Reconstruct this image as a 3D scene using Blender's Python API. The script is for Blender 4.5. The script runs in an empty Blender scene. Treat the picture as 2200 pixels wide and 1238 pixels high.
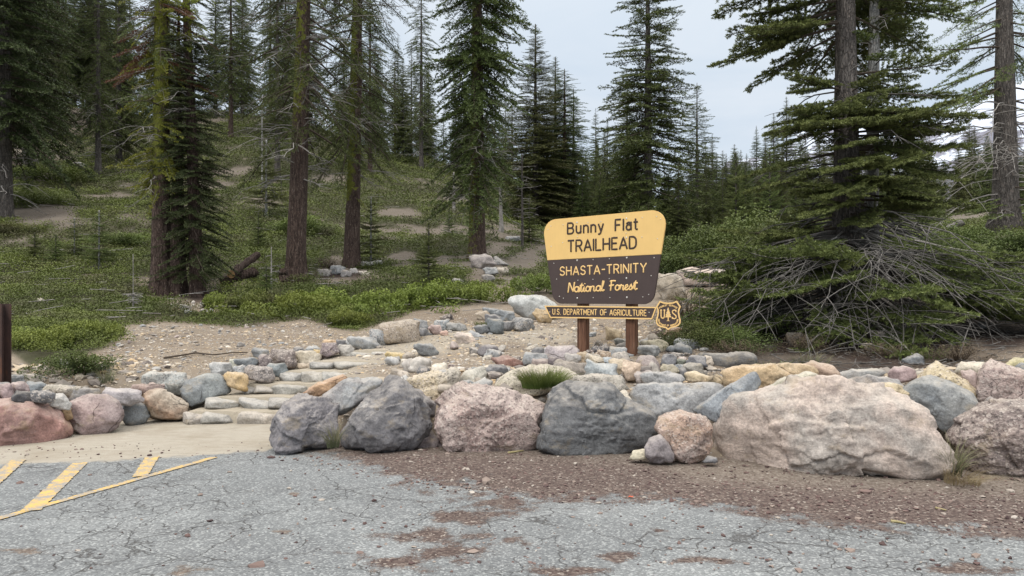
import bpy, math, random
import numpy as np
from mathutils import Vector, Matrix
SC = bpy.context.scene
COL = SC.collection
# ------------------------------------------------------------------ camera
F, U0, H0, CZ = 1600.0, 1100.0, 640.0, 1.6        # focal length, centre column, horizon row (photo pixels), eye height
cam_d = bpy.data.cameras.new('camera')
cam = bpy.data.objects.new('camera', cam_d); COL.objects.link(cam)
cam.location = (0, 0, CZ); cam.rotation_euler = (math.radians(90), 0, 0)
cam_d.sensor_fit = 'HORIZONTAL'; cam_d.sensor_width = 36.0
cam_d.lens = 36.0 * F / 2200.0
cam_d.shift_y = (H0 - 619.0) / 2200.0
cam_d.clip_start = 0.1; cam_d.clip_end = 20000
SC.camera = cam
# ------------------------------------------------------------------ sky and sun
SUN_EL, SUN_AZ = math.radians(52), math.radians(-150)   # azimuth from +Y, clockwise: behind and left of the camera
world = bpy.data.worlds.new('World'); SC.world = world; world.use_nodes = True
wn = world.node_tree; wn.nodes.clear()
def NN(nt, typ, **kw):
    n = nt.nodes.new(typ)
    for k, v in kw.items():
        if k == 'ins':
            for kk, vv in v.items():
                if isinstance(vv, bpy.types.NodeSocket): nt.links.new(vv, n.inputs[kk])
                else: n.inputs[kk].default_value = vv
        else: setattr(n, k, v)
    return n
def ramp(nt, fac, stops):
    r = NN(nt, 'ShaderNodeValToRGB'); nt.links.new(fac, r.inputs[0])
    e = r.color_ramp.elements
    while len(e) < len(stops): e.new(0.5)
    for el, (p, c) in zip(e, stops):
        el.position = p
        el.color = (c, c, c, 1) if not hasattr(c, '__len__') else (*c[:3], 1)
    return r.outputs[0]
def math_n(nt, op, a, b=None, c=None):
    n = NN(nt, 'ShaderNodeMath', operation=op)
    for i, v in enumerate((a, b, c)):
        if v is None: continue
        if isinstance(v, bpy.types.NodeSocket): nt.links.new(v, n.inputs[i])
        else: n.inputs[i].default_value = v
    return n.outputs[0]
def mixc(nt, fac, a, b, mode='MIX'):
    n = NN(nt, 'ShaderNodeMix', data_type='RGBA', blend_type=mode)
    for i, v in ((0, fac), (6, a), (7, b)):
        if isinstance(v, bpy.types.NodeSocket): nt.links.new(v, n.inputs[i])
        elif i == 0: n.inputs[0].default_value = v
        else: n.inputs[i].default_value = (*v[:3], 1)
    return n.outputs[2]
def noise(nt, vec, scale, detail=4, rough=.55, dist=0., w=None):
    n = NN(nt, 'ShaderNodeTexNoise')
    n.inputs['Scale'].default_value = scale; n.inputs['Detail'].default_value = detail
    n.inputs['Roughness'].default_value = rough; n.inputs['Distortion'].default_value = dist
    if vec is not None: nt.links.new(vec, n.inputs['Vector'])
    return n.outputs['Fac']
def vmap(nt, vec, scale=(1,1,1), loc=(0,0,0), rot=(0,0,0)):
    n = NN(nt, 'ShaderNodeMapping'); nt.links.new(vec, n.inputs['Vector'])
    n.inputs['Scale'].default_value = scale; n.inputs['Rotation'].default_value = rot
    if isinstance(loc, bpy.types.NodeSocket): nt.links.new(loc, n.inputs['Location'])
    else: n.inputs['Location'].default_value = loc
    return n.outputs[0]
tc = NN(wn, 'ShaderNodeTexCoord').outputs['Generated']
sky = NN(wn, 'ShaderNodeTexSky', sky_type='NISHITA', sun_disc=False, sun_elevation=SUN_EL, sun_rotation=SUN_AZ, altitude=2000., air_density=1., dust_density=1.5)
sep = NN(wn, 'ShaderNodeSeparateXYZ', ins={0: tc})
zen = ramp(wn, sep.outputs['Z'], [(0.0, (.64, .715, .77)), (.20, (.565, .655, .75)), (.42, (.68, .77, .86)), (.72, (1.9, 1.93, 1.95)), (1.0, (3.0, 2.95, 2.85))])
cl = ramp(wn, noise(wn, vmap(wn, tc, (1, 1, 3.2)), 2.2, 6, .55, .6), [(.36, 0.), (.66, 1.)])
cloud = mixc(wn, math_n(wn, 'MULTIPLY', cl, .85), zen, mixc(wn, 1.0, zen, (1.27, 1.17, 1.09), 'MULTIPLY'))
bg1 = NN(wn, 'ShaderNodeBackground', ins={'Color': sky.outputs[0], 'Strength': .10})
bg2 = NN(wn, 'ShaderNodeBackground', ins={'Color': cloud, 'Strength': 1.0})
mx = NN(wn, 'ShaderNodeMixShader', ins={0: .86, 1: bg1.outputs[0], 2: bg2.outputs[0]})
NN(wn, 'ShaderNodeOutputWorld', ins={0: mx.outputs[0]})
sun_d = bpy.data.lights.new('sun', 'SUN'); sun_d.energy = 1.3; sun_d.angle = math.radians(14); sun_d.color = (1.0, .95, .88)
sun = bpy.data.objects.new('sun', sun_d); COL.objects.link(sun)
sun.rotation_euler = (math.radians(90) - SUN_EL, 0, -SUN_AZ + math.pi)
sun.rotation_euler = Vector((math.sin(SUN_AZ)*math.cos(SUN_EL), math.cos(SUN_AZ)*math.cos(SUN_EL), math.sin(SUN_EL))).to_track_quat('Z', 'Y').to_euler()
SC.view_settings.view_transform = 'Standard'; SC.view_settings.look = 'None'; SC.view_settings.exposure = 0.22; SC.view_settings.gamma = 1.0
# ------------------------------------------------------------------ helpers
def tag(o, label=None, cat=None, group=None, kind=None):
    if label: o['label'] = label
    if cat: o['category'] = cat
    if group: o['group'] = group
    if kind: o['kind'] = kind
    return o
def empty(name, loc, rz=0.):
    o = bpy.data.objects.new(name, None); COL.objects.link(o)
    o.location = loc; o.rotation_euler = (0, 0, rz); o.empty_display_size = .1
    return o
def mesh(name, V, faces, smooth=False, midx=None, attrs=None):
    """V (n,3); faces: list of (k,m) index arrays of constant width (tri or quad)"""
    me = bpy.data.meshes.new(name)
    V = np.asarray(V, np.float32)
    fs = [np.asarray(f, np.int32) for f in faces if len(f)]
    nf = sum(len(f) for f in fs); loops = np.concatenate([f.ravel() for f in fs])
    tot = np.concatenate([np.full(len(f), f.shape[1], np.int32) for f in fs])
    st = np.concatenate([[0], np.cumsum(tot)[:-1]]).astype(np.int32)
    me.vertices.add(len(V)); me.vertices.foreach_set('co', V.ravel())
    me.loops.add(len(loops)); me.loops.foreach_set('vertex_index', loops)
    me.polygons.add(nf); me.polygons.foreach_set('loop_start', st)
    if smooth: me.polygons.foreach_set('use_smooth', np.ones(nf, bool))
    if midx is not None: me.polygons.foreach_set('material_index', np.asarray(midx, np.int32))
    me.update(calc_edges=True); me.validate()
    if not smooth: me.shade_flat()
    for k, a in (attrs or {}).items():
        at = me.attributes.new(k, 'FLOAT', 'POINT'); at.data.foreach_set('value', np.asarray(a, np.float32))
    return me
def link(name, me, mats, parent=None, loc=(0, 0, 0), rot=None):
    o = bpy.data.objects.new(name, me); COL.objects.link(o)
    for m in (mats if isinstance(mats, (list, tuple)) else [mats]):
        if len(me.materials) < (len(mats) if isinstance(mats, (list, tuple)) else 1): me.materials.append(m)
    if parent is not None: o.parent = parent
    o.location = loc
    if rot is not None: o.rotation_euler = rot
    return o
def _h(ix, iy, iz, seed):
    with np.errstate(over='ignore'):
        h = ix.astype(np.uint32)*np.uint32(374761393) + iy.astype(np.uint32)*np.uint32(668265263) + iz.astype(np.uint32)*np.uint32(2147483647) + np.uint32((seed*1013904223+12345) & 0xffffffff)
        h = (h ^ (h >> np.uint32(13))) * np.uint32(1274126177); h = (h ^ (h >> np.uint32(16))) * np.uint32(2246822519); h ^= h >> np.uint32(13)
    return h.astype(np.float64) / 4294967295.0
def vnoise(p, seed=0):
    p = np.asarray(p, float); i = np.floor(p).astype(np.int64); f = p - i; f = f*f*f*(f*(f*6-15)+10)
    i = i.astype(np.int32).view(np.uint32) if False else i
    out = 0.
    for dx in (0, 1):
        wx = f[:, 0] if dx else 1-f[:, 0]
        for dy in (0, 1):
            wy = f[:, 1] if dy else 1-f[:, 1]
            for dz in (0, 1):
                wz = f[:, 2] if dz else 1-f[:, 2]
                out = out + wx*wy*wz*_h((i[:, 0]+dx) & 0xffffffff, (i[:, 1]+dy) & 0xffffffff, (i[:, 2]+dz) & 0xffffffff, seed)
    return out*2-1
def fbm(p, seed=0, octv=4, lac=2.1, gain=.5, ridge=False):
    a, s, t = 1., 0., 0.; p = np.asarray(p, float)
    for k in range(octv):
        n = vnoise(p, seed+k*17)
        s = s + a*((1-2*np.abs(n)) if ridge else n); t += a; a *= gain; p = p*lac+3.7
    return s/t
def tube(pts, rad, sides=6, cap=True, ref=None):
    pts = np.asarray(pts, float); n = len(pts); rad = np.broadcast_to(rad, (n,))
    T = np.gradient(pts, axis=0); T /= np.linalg.norm(T, axis=1)[:, None]+1e-9
    if ref is None: ref = np.array([.13, .07, 1.]) if abs(T[:, 2]).max() < .93 else (np.array([1., .1, .05]) if abs(T[:, 0]).max() < .93 else np.array([.1, 1., .05]))
    ref = np.asarray(ref, float)
    A = np.cross(T, ref); A /= np.linalg.norm(A, axis=1)[:, None]+1e-9; B = np.cross(T, A)
    a = np.arange(sides)*2*np.pi/sides
    V = pts[:, None] + rad[:, None, None]*(np.cos(a)[None, :, None]*A[:, None] + np.sin(a)[None, :, None]*B[:, None])
    i = np.arange(n-1)[:, None]*sides; j = np.arange(sides)[None]; jn = (j+1) % sides
    Q = np.stack([i+j, i+jn, i+sides+jn, i+sides+j], -1).reshape(-1, 4)
    V = V.reshape(-1, 3)
    if cap:
        V = np.vstack([V, pts[0], pts[-1]]); m = len(V)
        k = np.arange(sides)
        c0 = np.stack([np.full(sides, m-2), (k+1) % sides, k, k], -1); e = (n-1)*sides
        c1 = np.stack([np.full(sides, m-1), e+k, e+(k+1) % sides, e+(k+1) % sides], -1)
        return V, Q, np.vstack([c0[:, :3], c1[:, :3]])
    return V, Q, np.zeros((0, 3), int)
class MB:
    """collects vertex / quad / tri arrays, one mesh out"""
    def __init__(s): s.V=[]; s.Q=[]; s.T=[]; s.qm=[]; s.tm=[]; s.n=0; s.at={}
    def add(s, V, Q=None, T=None, m=0, **at):
        V = np.asarray(V, float)
        if Q is not None and len(Q): s.Q.append(np.asarray(Q)+s.n); s.qm.append(np.full(len(Q), m))
        if T is not None and len(T): s.T.append(np.asarray(T)+s.n); s.tm.append(np.full(len(T), m))
        s.V.append(V)
        for k in set(at) | set(s.at):
            s.at.setdefault(k, [np.zeros(s.n)]).append(np.broadcast_to(at.get(k, 0.), (len(V),)))
        s.n += len(V)
    def tube(s, pts, rad, sides=6, m=0, cap=True, ref=None, **at):
        V, Q, T = tube(pts, rad, sides, cap, ref); s.add(V, Q, T, m, **at)
    def quads(s, P, m=0, **at):                 # P (n,4,3)
        n = len(P)
        if n: s.add(P.reshape(-1, 3), np.arange(n*4).reshape(n, 4), None, m, **{k: np.repeat(v, 4) if hasattr(v, '__len__') and len(v) == n else v for k, v in at.items()})
    def mesh(s, name, smooth=False):
        f = []; mi = []
        if s.Q: f.append(np.concatenate(s.Q)); mi.append(np.concatenate(s.qm))
        if s.T: f.append(np.concatenate(s.T)); mi.append(np.concatenate(s.tm))
        return mesh(name, np.concatenate(s.V), f, smooth, np.concatenate(mi), {k: np.concatenate(v) for k, v in s.at.items()})
    def build(s, name, mats, parent=None, smooth=False, loc=(0,0,0)):
        return link(name, s.mesh(name, smooth), mats, parent, loc)
def material(name):
    m = bpy.data.materials.new(name); m.use_nodes = True; nt = m.node_tree; nt.nodes.clear()
    out = NN(nt, 'ShaderNodeOutputMaterial'); b = NN(nt, 'ShaderNodeBsdfPrincipled'); nt.links.new(b.outputs[0], out.inputs[0])
    b.inputs['Specular IOR Level'].default_value = .25
    return m, nt, b
def setc(nt, b, col=None, rough=None, bump=None, bs=.5, bd=.02):
    if col is not None:
        if isinstance(col, bpy.types.NodeSocket): nt.links.new(col, b.inputs['Base Color'])
        else: b.inputs['Base Color'].default_value = (*col[:3], 1)
    if rough is not None:
        if isinstance(rough, bpy.types.NodeSocket): nt.links.new(rough, b.inputs['Roughness'])
        else: b.inputs['Roughness'].default_value = rough
    if bump is not None:
        bn = NN(nt, 'ShaderNodeBump', ins={'Height': bump, 'Strength': bs, 'Distance': bd}); nt.links.new(bn.outputs[0], b.inputs['Normal'])
def coord(nt, kind='Object'): return NN(nt, 'ShaderNodeTexCoord').outputs[kind]
def pos(nt): return NN(nt, 'ShaderNodeNewGeometry').outputs['Position']
def attr(nt, name): return NN(nt, 'ShaderNodeAttribute', attribute_name=name).outputs['Fac']
# ------------------------------------------------------------------ terrain heights: profiles along rays of the eye, depth -> height
TER = {
 -900: [(7.5,-.1),(8.0,.4),(9.,.62),(12.5,.9),(15.5,1.2),(19,1.9),(24,3.1),(30,4.7),(38,7.3),(50,12),(70,20),(90,28),(130,34),(300,40)],
 0: [(8.5,-.1),(8.9,.35),(9.6,.62),(12.5,.9),(15.5,1.2),(19,1.9),(24,3.1),(30,4.7),(38,7.3),(50,12),(70,20),(90,27),(130,32),(300,38)],
 300: [(9.7,-.1),(10.,.4),(10.6,.62),(13,.92),(15.5,1.18),(19,1.84),(24,3.0),(30,4.5),(38,6.9),(50,11),(68,17.6),(85,21.5),(130,25),(300,30)],
 470: [(9.6,-.15),(10.0,.0),(10.5,.25),(11,.45),(12,.70),(14,.95),(16,1.2),(20,1.95),(26,3.3),(33,5.2),(42,8.2),(55,13.3),(70,19.2),(90,22),(300,27)],
 640: [(8.2,-.15),(9.5,.0),(10.3,.2),(11,.42),(12,.72),(15,1.1),(18,1.5),(21,2.1),(26,3.2),(33,4.95),(42,8.2),(55,13.0),(66,17.2),(90,19),(300,24)],
 760: [(8.1,-.1),(8.6,.4),(9.5,.5),(10.5,.53),(11.7,.66),(12.7,.78),(15,1.08),(18,1.45),(24,2.5),(33,4.6),(42,7.5),(55,11.8),(66,15.6),(90,17),(300,22)],
 1025: [(8.1,-.1),(8.6,.5),(9.5,.68),(12,.85),(15,1.12),(20,1.85),(27,3.07),(36,5.0),(45,7.3),(58,10.7),(72,13.2),(110,14.5),(300,21)],
 1200: [(8.1,-.1),(8.6,.5),(9.5,.7),(12,.85),(16,1.2),(22,1.95),(30,3.2),(40,5.0),(55,7.4),(80,10.4),(120,14),(300,30)],
 1400: [(7.9,-.1),(8.4,.5),(9.5,.72),(12,.95),(16,1.4),(22,2.0),(30,2.9),(45,4.9),(70,8),(120,13.),(300,32)],
 1800: [(7.2,-.1),(7.8,.5),(8.5,.68),(11,.85),(13,1.1),(16,1.6),(22,2.7),(35,4.2),(60,7.2),(120,13.5),(300,34)],
 2200: [(7.0,-.1),(7.6,.55),(8.3,.75),(10,.9),(12,1.1),(16,2.2),(20,3.35),(30,4.6),(60,8.3),(120,15),(300,37)],
 3100: [(6.0,-.1),(6.6,.55),(7.3,.75),(10,.9),(12,1.1),(16,2.2),(20,3.35),(30,4.6),(60,8.3),(120,15),(300,37)],
}
TU = sorted(TER)
def TZ(x, y, rough=True):
    x = np.atleast_1d(np.asarray(x, float)); y = np.atleast_1d(np.asarray(y, float)); y = np.maximum(y, .5)
    u = np.clip(x/y*F+U0, TU[0], TU[-1]-1e-6); ly = np.log(y)
    cols = np.stack([np.interp(ly, np.log([p[0] for p in TER[c]]), [p[1] for p in TER[c]]) for c in TU])
    k = np.clip(np.searchsorted(TU, u, side='right')-1, 0, len(TU)-2)
    t = (u-np.array(TU)[k])/(np.array(TU)[k+1]-np.array(TU)[k])
    r = np.arange(len(x)); z = cols[k, r]*(1-t)+cols[k+1, r]*t
    if rough:
        P = np.stack([x, y, 0*x], 1); amp = np.clip((y-9.5)/25, 0, 1)
        z = z + amp*.55*fbm(P*.16, 3, 3) + np.clip((y-11)/8, 0, 1)*.10*fbm(P*.7, 5, 3) + .02*fbm(P*2.5, 7, 3)
    return z
def TZ1(x, y, rough=True): return float(TZ([x], [y], rough)[0])
def pix(u, v, d): return np.array([(u-U0)/F*d, d, CZ-(v-H0)/F*d])
def ground_at(u, d): x = (u-U0)/F*d; return np.array([x, d, max(0., TZ1(x, d))])
def on_ground(u, v, d0=7., d1=120.):
    ds = np.exp(np.linspace(math.log(d0), math.log(d1), 1500)); x = (u-U0)/F*ds; z = CZ-(v-H0)/F*ds
    hit = np.nonzero(TZ(x, ds) >= z)[0]
    return float(ds[hit[0]]) if len(hit) else d1
def sstep(a, b, x): t = np.clip((x-a)/(b-a), 0, 1); return t*t*(3-2*t)
# ------------------------------------------------------------------ ground masks (given by photo-pixel ellipses on the ground, turned into world positions)
def uv(x, y, z): return x/y*F+U0, H0+(CZ-z)/y*F
def ell(u, v, lst):
    W = np.stack([u/55., v/22., 0*u], 1); u = u+26*fbm(W, 31, 3)+40*fbm(W*.4, 33, 2); v = v+11*fbm(W, 32, 3)
    m = np.zeros_like(u)
    for (cu, cv, ru, rv) in lst: m = np.maximum(m, 1-np.sqrt(((u-cu)/ru)**2+((v-cv)/rv)**2))
    return m                                        # >0 inside
BARE = [(60,345,110,24),(70,462,110,24),(180,240,70,50),(90,380,60,20),(700,385,66,14),(865,462,56,12),(735,590,75,24),(390,638,120,30),(450,655,95,26),(500,610,70,22),
        (500,370,40,12),(460,395,60,14),(1000,430,60,10),(560,440,50,12),(860,555,70,14),(1040,585,70,30),(1110,560,60,20),(1130,640,90,40),(1060,655,40,20),(300,600,70,16),(720,565,40,16),
        (1300,690,190,70),(1440,640,60,60),(1530,600,90,35),(1850,680,330,120),(2080,450,130,40),(2150,550,110,40),(2150,700,150,60),(1340,600,130,50),(1650,640,80,70)]
LITTER = [(390,632,110,26),(500,620,60,14),(1850,720,420,130),(2140,560,130,60),(2150,700,150,80),(1450,730,80,50),(60,350,110,20),(720,590,70,14),(300,585,40,12)]
FRONT = [(-400,760),(0,742),(60,790),(130,792),(235,745),(262,700),(360,690),(440,695),(530,700),(660,690),(720,715),(760,720),(830,700),(880,680),(960,665),(1060,655),(1075,628),(1190,618),(1300,560),(1420,560),(1500,570),(1600,580),(1640,560),(2300,560)]
def cover_mask(x, y, z):
    u, v = uv(x, y, z)
    P = np.stack([x, y, 0*x], 1)
    n = fbm(P*.35, 11, 4); n2 = fbm(P*.09, 12, 3)
    fr = np.interp(u, [p[0] for p in FRONT], [p[1] for p in FRONT])
    front = (fr-v)/22 + .6*n
    base = .45 + .75*n + .55*n2 + sstep(18, 14, y)*.6
    n3 = fbm(P*1.6, 14, 3)
    base = base + .55*n3 - sstep(0, .55, ell(u, v, BARE)+.35*n)*(np.where(y > 19, 1.25, 2.2))
    return np.clip(np.minimum(front, base*2.0), -1, 1), u, v
def litter_mask(u, v, n): return sstep(0., .5, ell(u, v, LITTER)+.25*n)
# ------------------------------------------------------------------ materials of the ground
def soil_material():
    m, nt, b = material('soil'); p = pos(nt)
    n1 = noise(nt, p, .6, 5, .6); n2 = noise(nt, p, 9, 4, .65); n3 = noise(nt, p, 60, 3, .6)
    dirt = ramp(nt, n1, [(.3, (.125, .092, .064)), (.5, (.185, .145, .105)), (.7, (.245, .20, .152))])
    dirt = mixc(nt, ramp(nt, n2, [(.38, 0.), (.62, .5)]), dirt, (.25, .22, .185))
    vo = NN(nt, 'ShaderNodeTexVoronoi', ins={'Vector': p, 'Scale': 26.}); vc = vo.outputs['Color']; vd = vo.outputs['Distance']
    sv = NN(nt, 'ShaderNodeSeparateColor', ins={0: vc}).outputs[0]
    st = math_n(nt, 'MULTIPLY', ramp(nt, vd, [(.28, 1.), (.40, 0.)]), ramp(nt, sv, [(.50, 0.), (.55, 1.)]))
    stc = ramp(nt, sv, [(.5, (.30, .28, .27)), (.65, (.46, .42, .37)), (.8, (.50, .40, .26)), (1., (.24, .24, .25))])
    dirt = mixc(nt, math_n(nt, 'MULTIPLY', st, .85), dirt, stc)
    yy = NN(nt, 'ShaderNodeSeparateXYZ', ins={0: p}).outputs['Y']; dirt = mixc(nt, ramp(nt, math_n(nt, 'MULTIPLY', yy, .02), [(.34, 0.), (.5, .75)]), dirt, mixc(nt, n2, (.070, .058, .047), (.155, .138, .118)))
    lit = mixc(nt, math_n(nt, 'ADD', math_n(nt, 'MULTIPLY', n3, .5), math_n(nt, 'MULTIPLY', n2, .5)), (.010, .007, .006), (.056, .036, .028))
    lit = mixc(nt, math_n(nt, 'MULTIPLY', st, .25), lit, stc)
    col = mixc(nt, attr(nt, 'litter'), dirt, lit)
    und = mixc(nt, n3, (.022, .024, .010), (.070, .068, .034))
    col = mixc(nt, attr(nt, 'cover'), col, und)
    pale = mixc(nt, n2, (.27, .235, .185), (.37, .335, .275)); pale = mixc(nt, math_n(nt, 'MULTIPLY', st, .4), pale, stc)
    col = mixc(nt, attr(nt, 'pale'), col, pale)
    h = math_n(nt, 'ADD', math_n(nt, 'MULTIPLY', n2, .5), math_n(nt, 'ADD', math_n(nt, 'MULTIPLY', st, .6), math_n(nt, 'MULTIPLY', n3, .25)))
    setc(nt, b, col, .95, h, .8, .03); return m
M_SOIL = soil_material()
def lot_material():
    m, nt, b = material('worn_asphalt'); p = pos(nt)
    nbig = noise(nt, p, .5, 4, .6); n2 = noise(nt, p, 4.5, 5, .65); n3 = noise(nt, p, 85, 3, .7)
    base = ramp(nt, nbig, [(.3, (.130, .140, .146)), (.55, (.165, .176, .180)), (.75, (.20, .207, .206))])
    vo = NN(nt, 'ShaderNodeTexVoronoi', ins={'Vector': p, 'Scale': 75.})
    sv = NN(nt, 'ShaderNodeSeparateColor', ins={0: vo.outputs['Color']}).outputs[0]
    agg = ramp(nt, sv, [(.0, (.055, .058, .062)), (.3, (.135, .142, .146)), (.75, (.235, .247, .248)), (.93, (.50, .52, .51))])
    base = mixc(nt, ramp(nt, noise(nt, p, 1.4, 5, .7), [(.42, 0.), (.62, .55)]), base, (.115, .118, .122)); base = mixc(nt, ramp(nt, noise(nt, vmap(nt, p, loc=(7, 3, 0)), .9, 6, .7), [(.50, 0.), (.62, .55)]), base, (.27, .284, .286))
    col = mixc(nt, .38, base, agg)
    col = mixc(nt, ramp(nt, n3, [(.62, 0.), (.72, .6)]), col, (.08, .08, .085))
    # cracks
    dv = NN(nt, 'ShaderNodeVectorMath', operation='ADD', ins={0: p})
    nz = NN(nt, 'ShaderNodeTexNoise', ins={'Vector': p, 'Scale': 1.7, 'Detail': 6.}); nt.links.new(NN(nt, 'ShaderNodeVectorMath', operation='SCALE', ins={0: nz.outputs['Color'], 'Scale': .8}).outputs[0], dv.inputs[1])
    def crack(sc, w, lo, hi, nsc):
        v = NN(nt, 'ShaderNodeTexVoronoi', feature='DISTANCE_TO_EDGE', ins={'Vector': dv.outputs[0], 'Scale': sc})
        return math_n(nt, 'MULTIPLY', ramp(nt, v.outputs['Distance'], [(0., 1.), (w, 0.)]), ramp(nt, noise(nt, p, nsc, 3), [(lo, 0.), (hi, 1.)]))
    cr = math_n(nt, 'MAXIMUM', crack(.75, .007, .42, .54, .9), math_n(nt, 'MAXIMUM', crack(1.9, .014, .46, .54, .7), crack(4.2, .020, .52, .58, .45)))
    col = mixc(nt, math_n(nt, 'MULTIPLY', cr, .85), col, (.055, .05, .047))
    # red-brown gravelly dirt washed over the asphalt
    sm = math_n(nt, 'ADD', attr(nt, 'dirt'), math_n(nt, 'ADD', math_n(nt, 'MULTIPLY', math_n(nt, 'SUBTRACT', n2, .5), 1.7), math_n(nt, 'MULTIPLY', math_n(nt, 'SUBTRACT', n3, .5), .9)))
    dm = ramp(nt, sm, [(.42, 0.), (.62, 1.)])
    gv = NN(nt, 'ShaderNodeTexVoronoi', ins={'Vector': p, 'Scale': 55.}); gs = NN(nt, 'ShaderNodeSeparateColor', ins={0: gv.outputs['Color']}).outputs[0]
    dirt = mixc(nt, n2, (.066, .049, .042), (.132, .102, .088))
    dirt = mixc(nt, .62, dirt, ramp(nt, gs, [(.0, (.032, .021, .020)), (.35, (.075, .052, .047)), (.7, (.130, .097, .084)), (.95, (.21, .175, .15)), (.985, (.42, .38, .33))]))
    tan = mixc(nt, n2, (.105, .086, .069), (.175, .146, .118)); tan = mixc(nt, .3, tan, ramp(nt, gs, [(0., (.10, .08, .07)), (.5, (.26, .22, .18)), (.95, (.5, .46, .40))]))
    dirt = mixc(nt, attr(nt, 'tan'), dirt, tan)
    col = mixc(nt, dm, col, dirt)
    # pale sandy path
    pm = ramp(nt, math_n(nt, 'ADD', attr(nt, 'pale'), math_n(nt, 'MULTIPLY', math_n(nt, 'SUBTRACT', n2, .5), .7)), [(.42, 0.), (.58, 1.)])
    st = noise(nt, vmap(nt, p, (1.2, 5., 1.), rot=(0, 0, .35)), 3.2, 7, .72)
    pale = mixc(nt, st, (.20, .175, .135), (.45, .42, .36)); pale = mixc(nt, ramp(nt, n3, [(.56, 0.), (.68, .6)]), pale, (.18, .15, .115)); pale = mixc(nt, ramp(nt, noise(nt, vmap(nt, p, loc=(4, 4, 0)), 1.6, 6, .7), [(.48, 0.), (.66, .6)]), pale, (.235, .20, .15))
    col = mixc(nt, pm, col, pale)
    h = math_n(nt, 'ADD', math_n(nt, 'MULTIPLY', vo.outputs['Distance'], -.35), math_n(nt, 'ADD', math_n(nt, 'MULTIPLY', math_n(nt, 'MULTIPLY', dm, gv.outputs['Distance']), -.7), math_n(nt, 'MULTIPLY', math_n(nt, 'MULTIPLY', cr, math_n(nt, 'SUBTRACT', 1., math_n(nt, 'MAXIMUM', dm, ramp(nt, attr(nt, 'pale'), [(.3, 0.), (.5, 1.)])))), -1.2)))
    h = math_n(nt, 'ADD', h, math_n(nt, 'MULTIPLY', n3, .3))
    setc(nt, b, col, .9, h, .7, .012); return m
M_LOT = lot_material()
# ------------------------------------------------------------------ parking lot sheet
gx = np.concatenate([np.linspace(-60, -10, 18)[:-1], np.arange(-10, 9.0, .055), np.linspace(9, 60, 18)])
gy = np.concatenate([np.linspace(-50, 3.4, 14)[:-1], np.arange(3.4, 10.2, .055), np.linspace(10.2, 13, 6)])
X, Y = np.meshgrid(gx, gy); x = X.ravel(); y = Y.ravel(); u = np.where(y > 1, x/np.maximum(y, 1)*F+U0, 1100); v = np.where(y > 1, H0+CZ/np.maximum(y, 1)*F, 3000)
PP = np.stack([x, y, 0*x], 1)
bl = np.interp(u, [560, 650, 720, 790, 850, 950, 1050, 1150, 1300, 1500, 1700, 1950, 2200, 2700], [900, 972, 990, 1015, 1040, 1052, 1058, 1066, 1072, 1088, 1104, 1126, 1144, 1174])
dirt = .5 + (bl - v)/85. + .42*fbm(PP*.9, 44, 3)*sstep(940, 1010, v)*sstep(640, 760, u)
dirt = np.maximum(dirt, ell(u, v, [(930,1155,190,34),(1010,1110,120,48),(880,1210,160,30),(1200,1225,200,24),(1080,1085,70,30),(760,1190,90,12),(1420,1140,70,8),(960,1195,120,40),(1090,1160,60,22),(1330,1195,120,16),(610,1140,70,12),(420,1228,120,16),(60,1185,130,14),(1530,1205,140,14),(2100,1222,260,20),(630,1056,40,8),(1000,1185,90,30)])*.86)
dirt = np.clip(dirt, -.2, 1.25)
tan = np.clip(sstep(60, 10, v-np.interp(u, [900, 1400, 1500, 2200], [930, 960, 1000, 1030]))*.75 + sstep(760, 640, u)*.6, 0, 1)
pl = np.interp(u, [-500, 0, 200, 330, 480, 575, 600, 640], [1010, 1000, 992, 985, 975, 968, 955, 880])
pale = np.clip(.5 + (pl - v)/26., -.2, 1.2)
i = np.arange((len(gy)-1)*len(gx)).reshape(len(gy)-1, len(gx))[:, :-1].ravel(); n = len(gx)
zl = np.where((y > 3) & (y < 10.3), .006*fbm(PP*1.3, 2, 3), 0) - .0
lot = link('parking_lot', mesh('parking_lot', np.stack([x, y, zl], 1), [np.stack([i, i+1, i+n+1, i+n], 1)], True, None, {'dirt': dirt, 'tan': tan, 'pale': pale}), M_LOT)
tag(lot, 'cracked grey asphalt lot with red brown gravel washed over it', kind='structure')
# ------------------------------------------------------------------ hillside
gu = np.concatenate([np.linspace(-3500, -250, 40)[:-1], np.arange(-250, 2450, 8.), np.linspace(2450, 5600, 40)])
gd = np.concatenate([np.arange(6.0, 13, .085), np.exp(np.linspace(math.log(13), math.log(110), 260)), np.exp(np.linspace(math.log(113), math.log(900), 40))])
UU, DD = np.meshgrid(gu, gd); x = ((UU-U0)/F*DD).ravel(); y = DD.ravel(); z = TZ(x, y)
cm, u, v = cover_mask(x, y, z); nn = fbm(np.stack([x, y, 0*x], 1)*.8, 21, 3)
n = len(gu); i = np.arange((len(gd)-1)*n).reshape(len(gd)-1, n)[:, :-1].ravel()
zq = z.reshape(len(gd), n); low = (np.maximum.reduce([zq[:-1, :-1], zq[1:, :-1], zq[:-1, 1:], zq[1:, 1:]]) > -.12).ravel()
q = np.stack([i, i+1, i+n+1, i+n], 1)[low]
used = np.unique(q); rm = np.full(len(x), -1); rm[used] = np.arange(len(used))
pale_t = np.clip(ell(u, v, [(880,742,150,30),(800,765,110,26),(700,800,110,30),(560,850,120,40),(1000,725,120,24),(1150,720,120,22)])*1.6 + .3*nn, 0, .8)*(v > 690)
hill = link('ground', mesh('ground', np.stack([x, y, z], 1)[used], [rm[q]], True, None, {'cover': np.clip(cm*1.5, 0, 1)[used], 'litter': litter_mask(u, v, nn)[used], 'pale': pale_t[used]}), M_SOIL)
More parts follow.
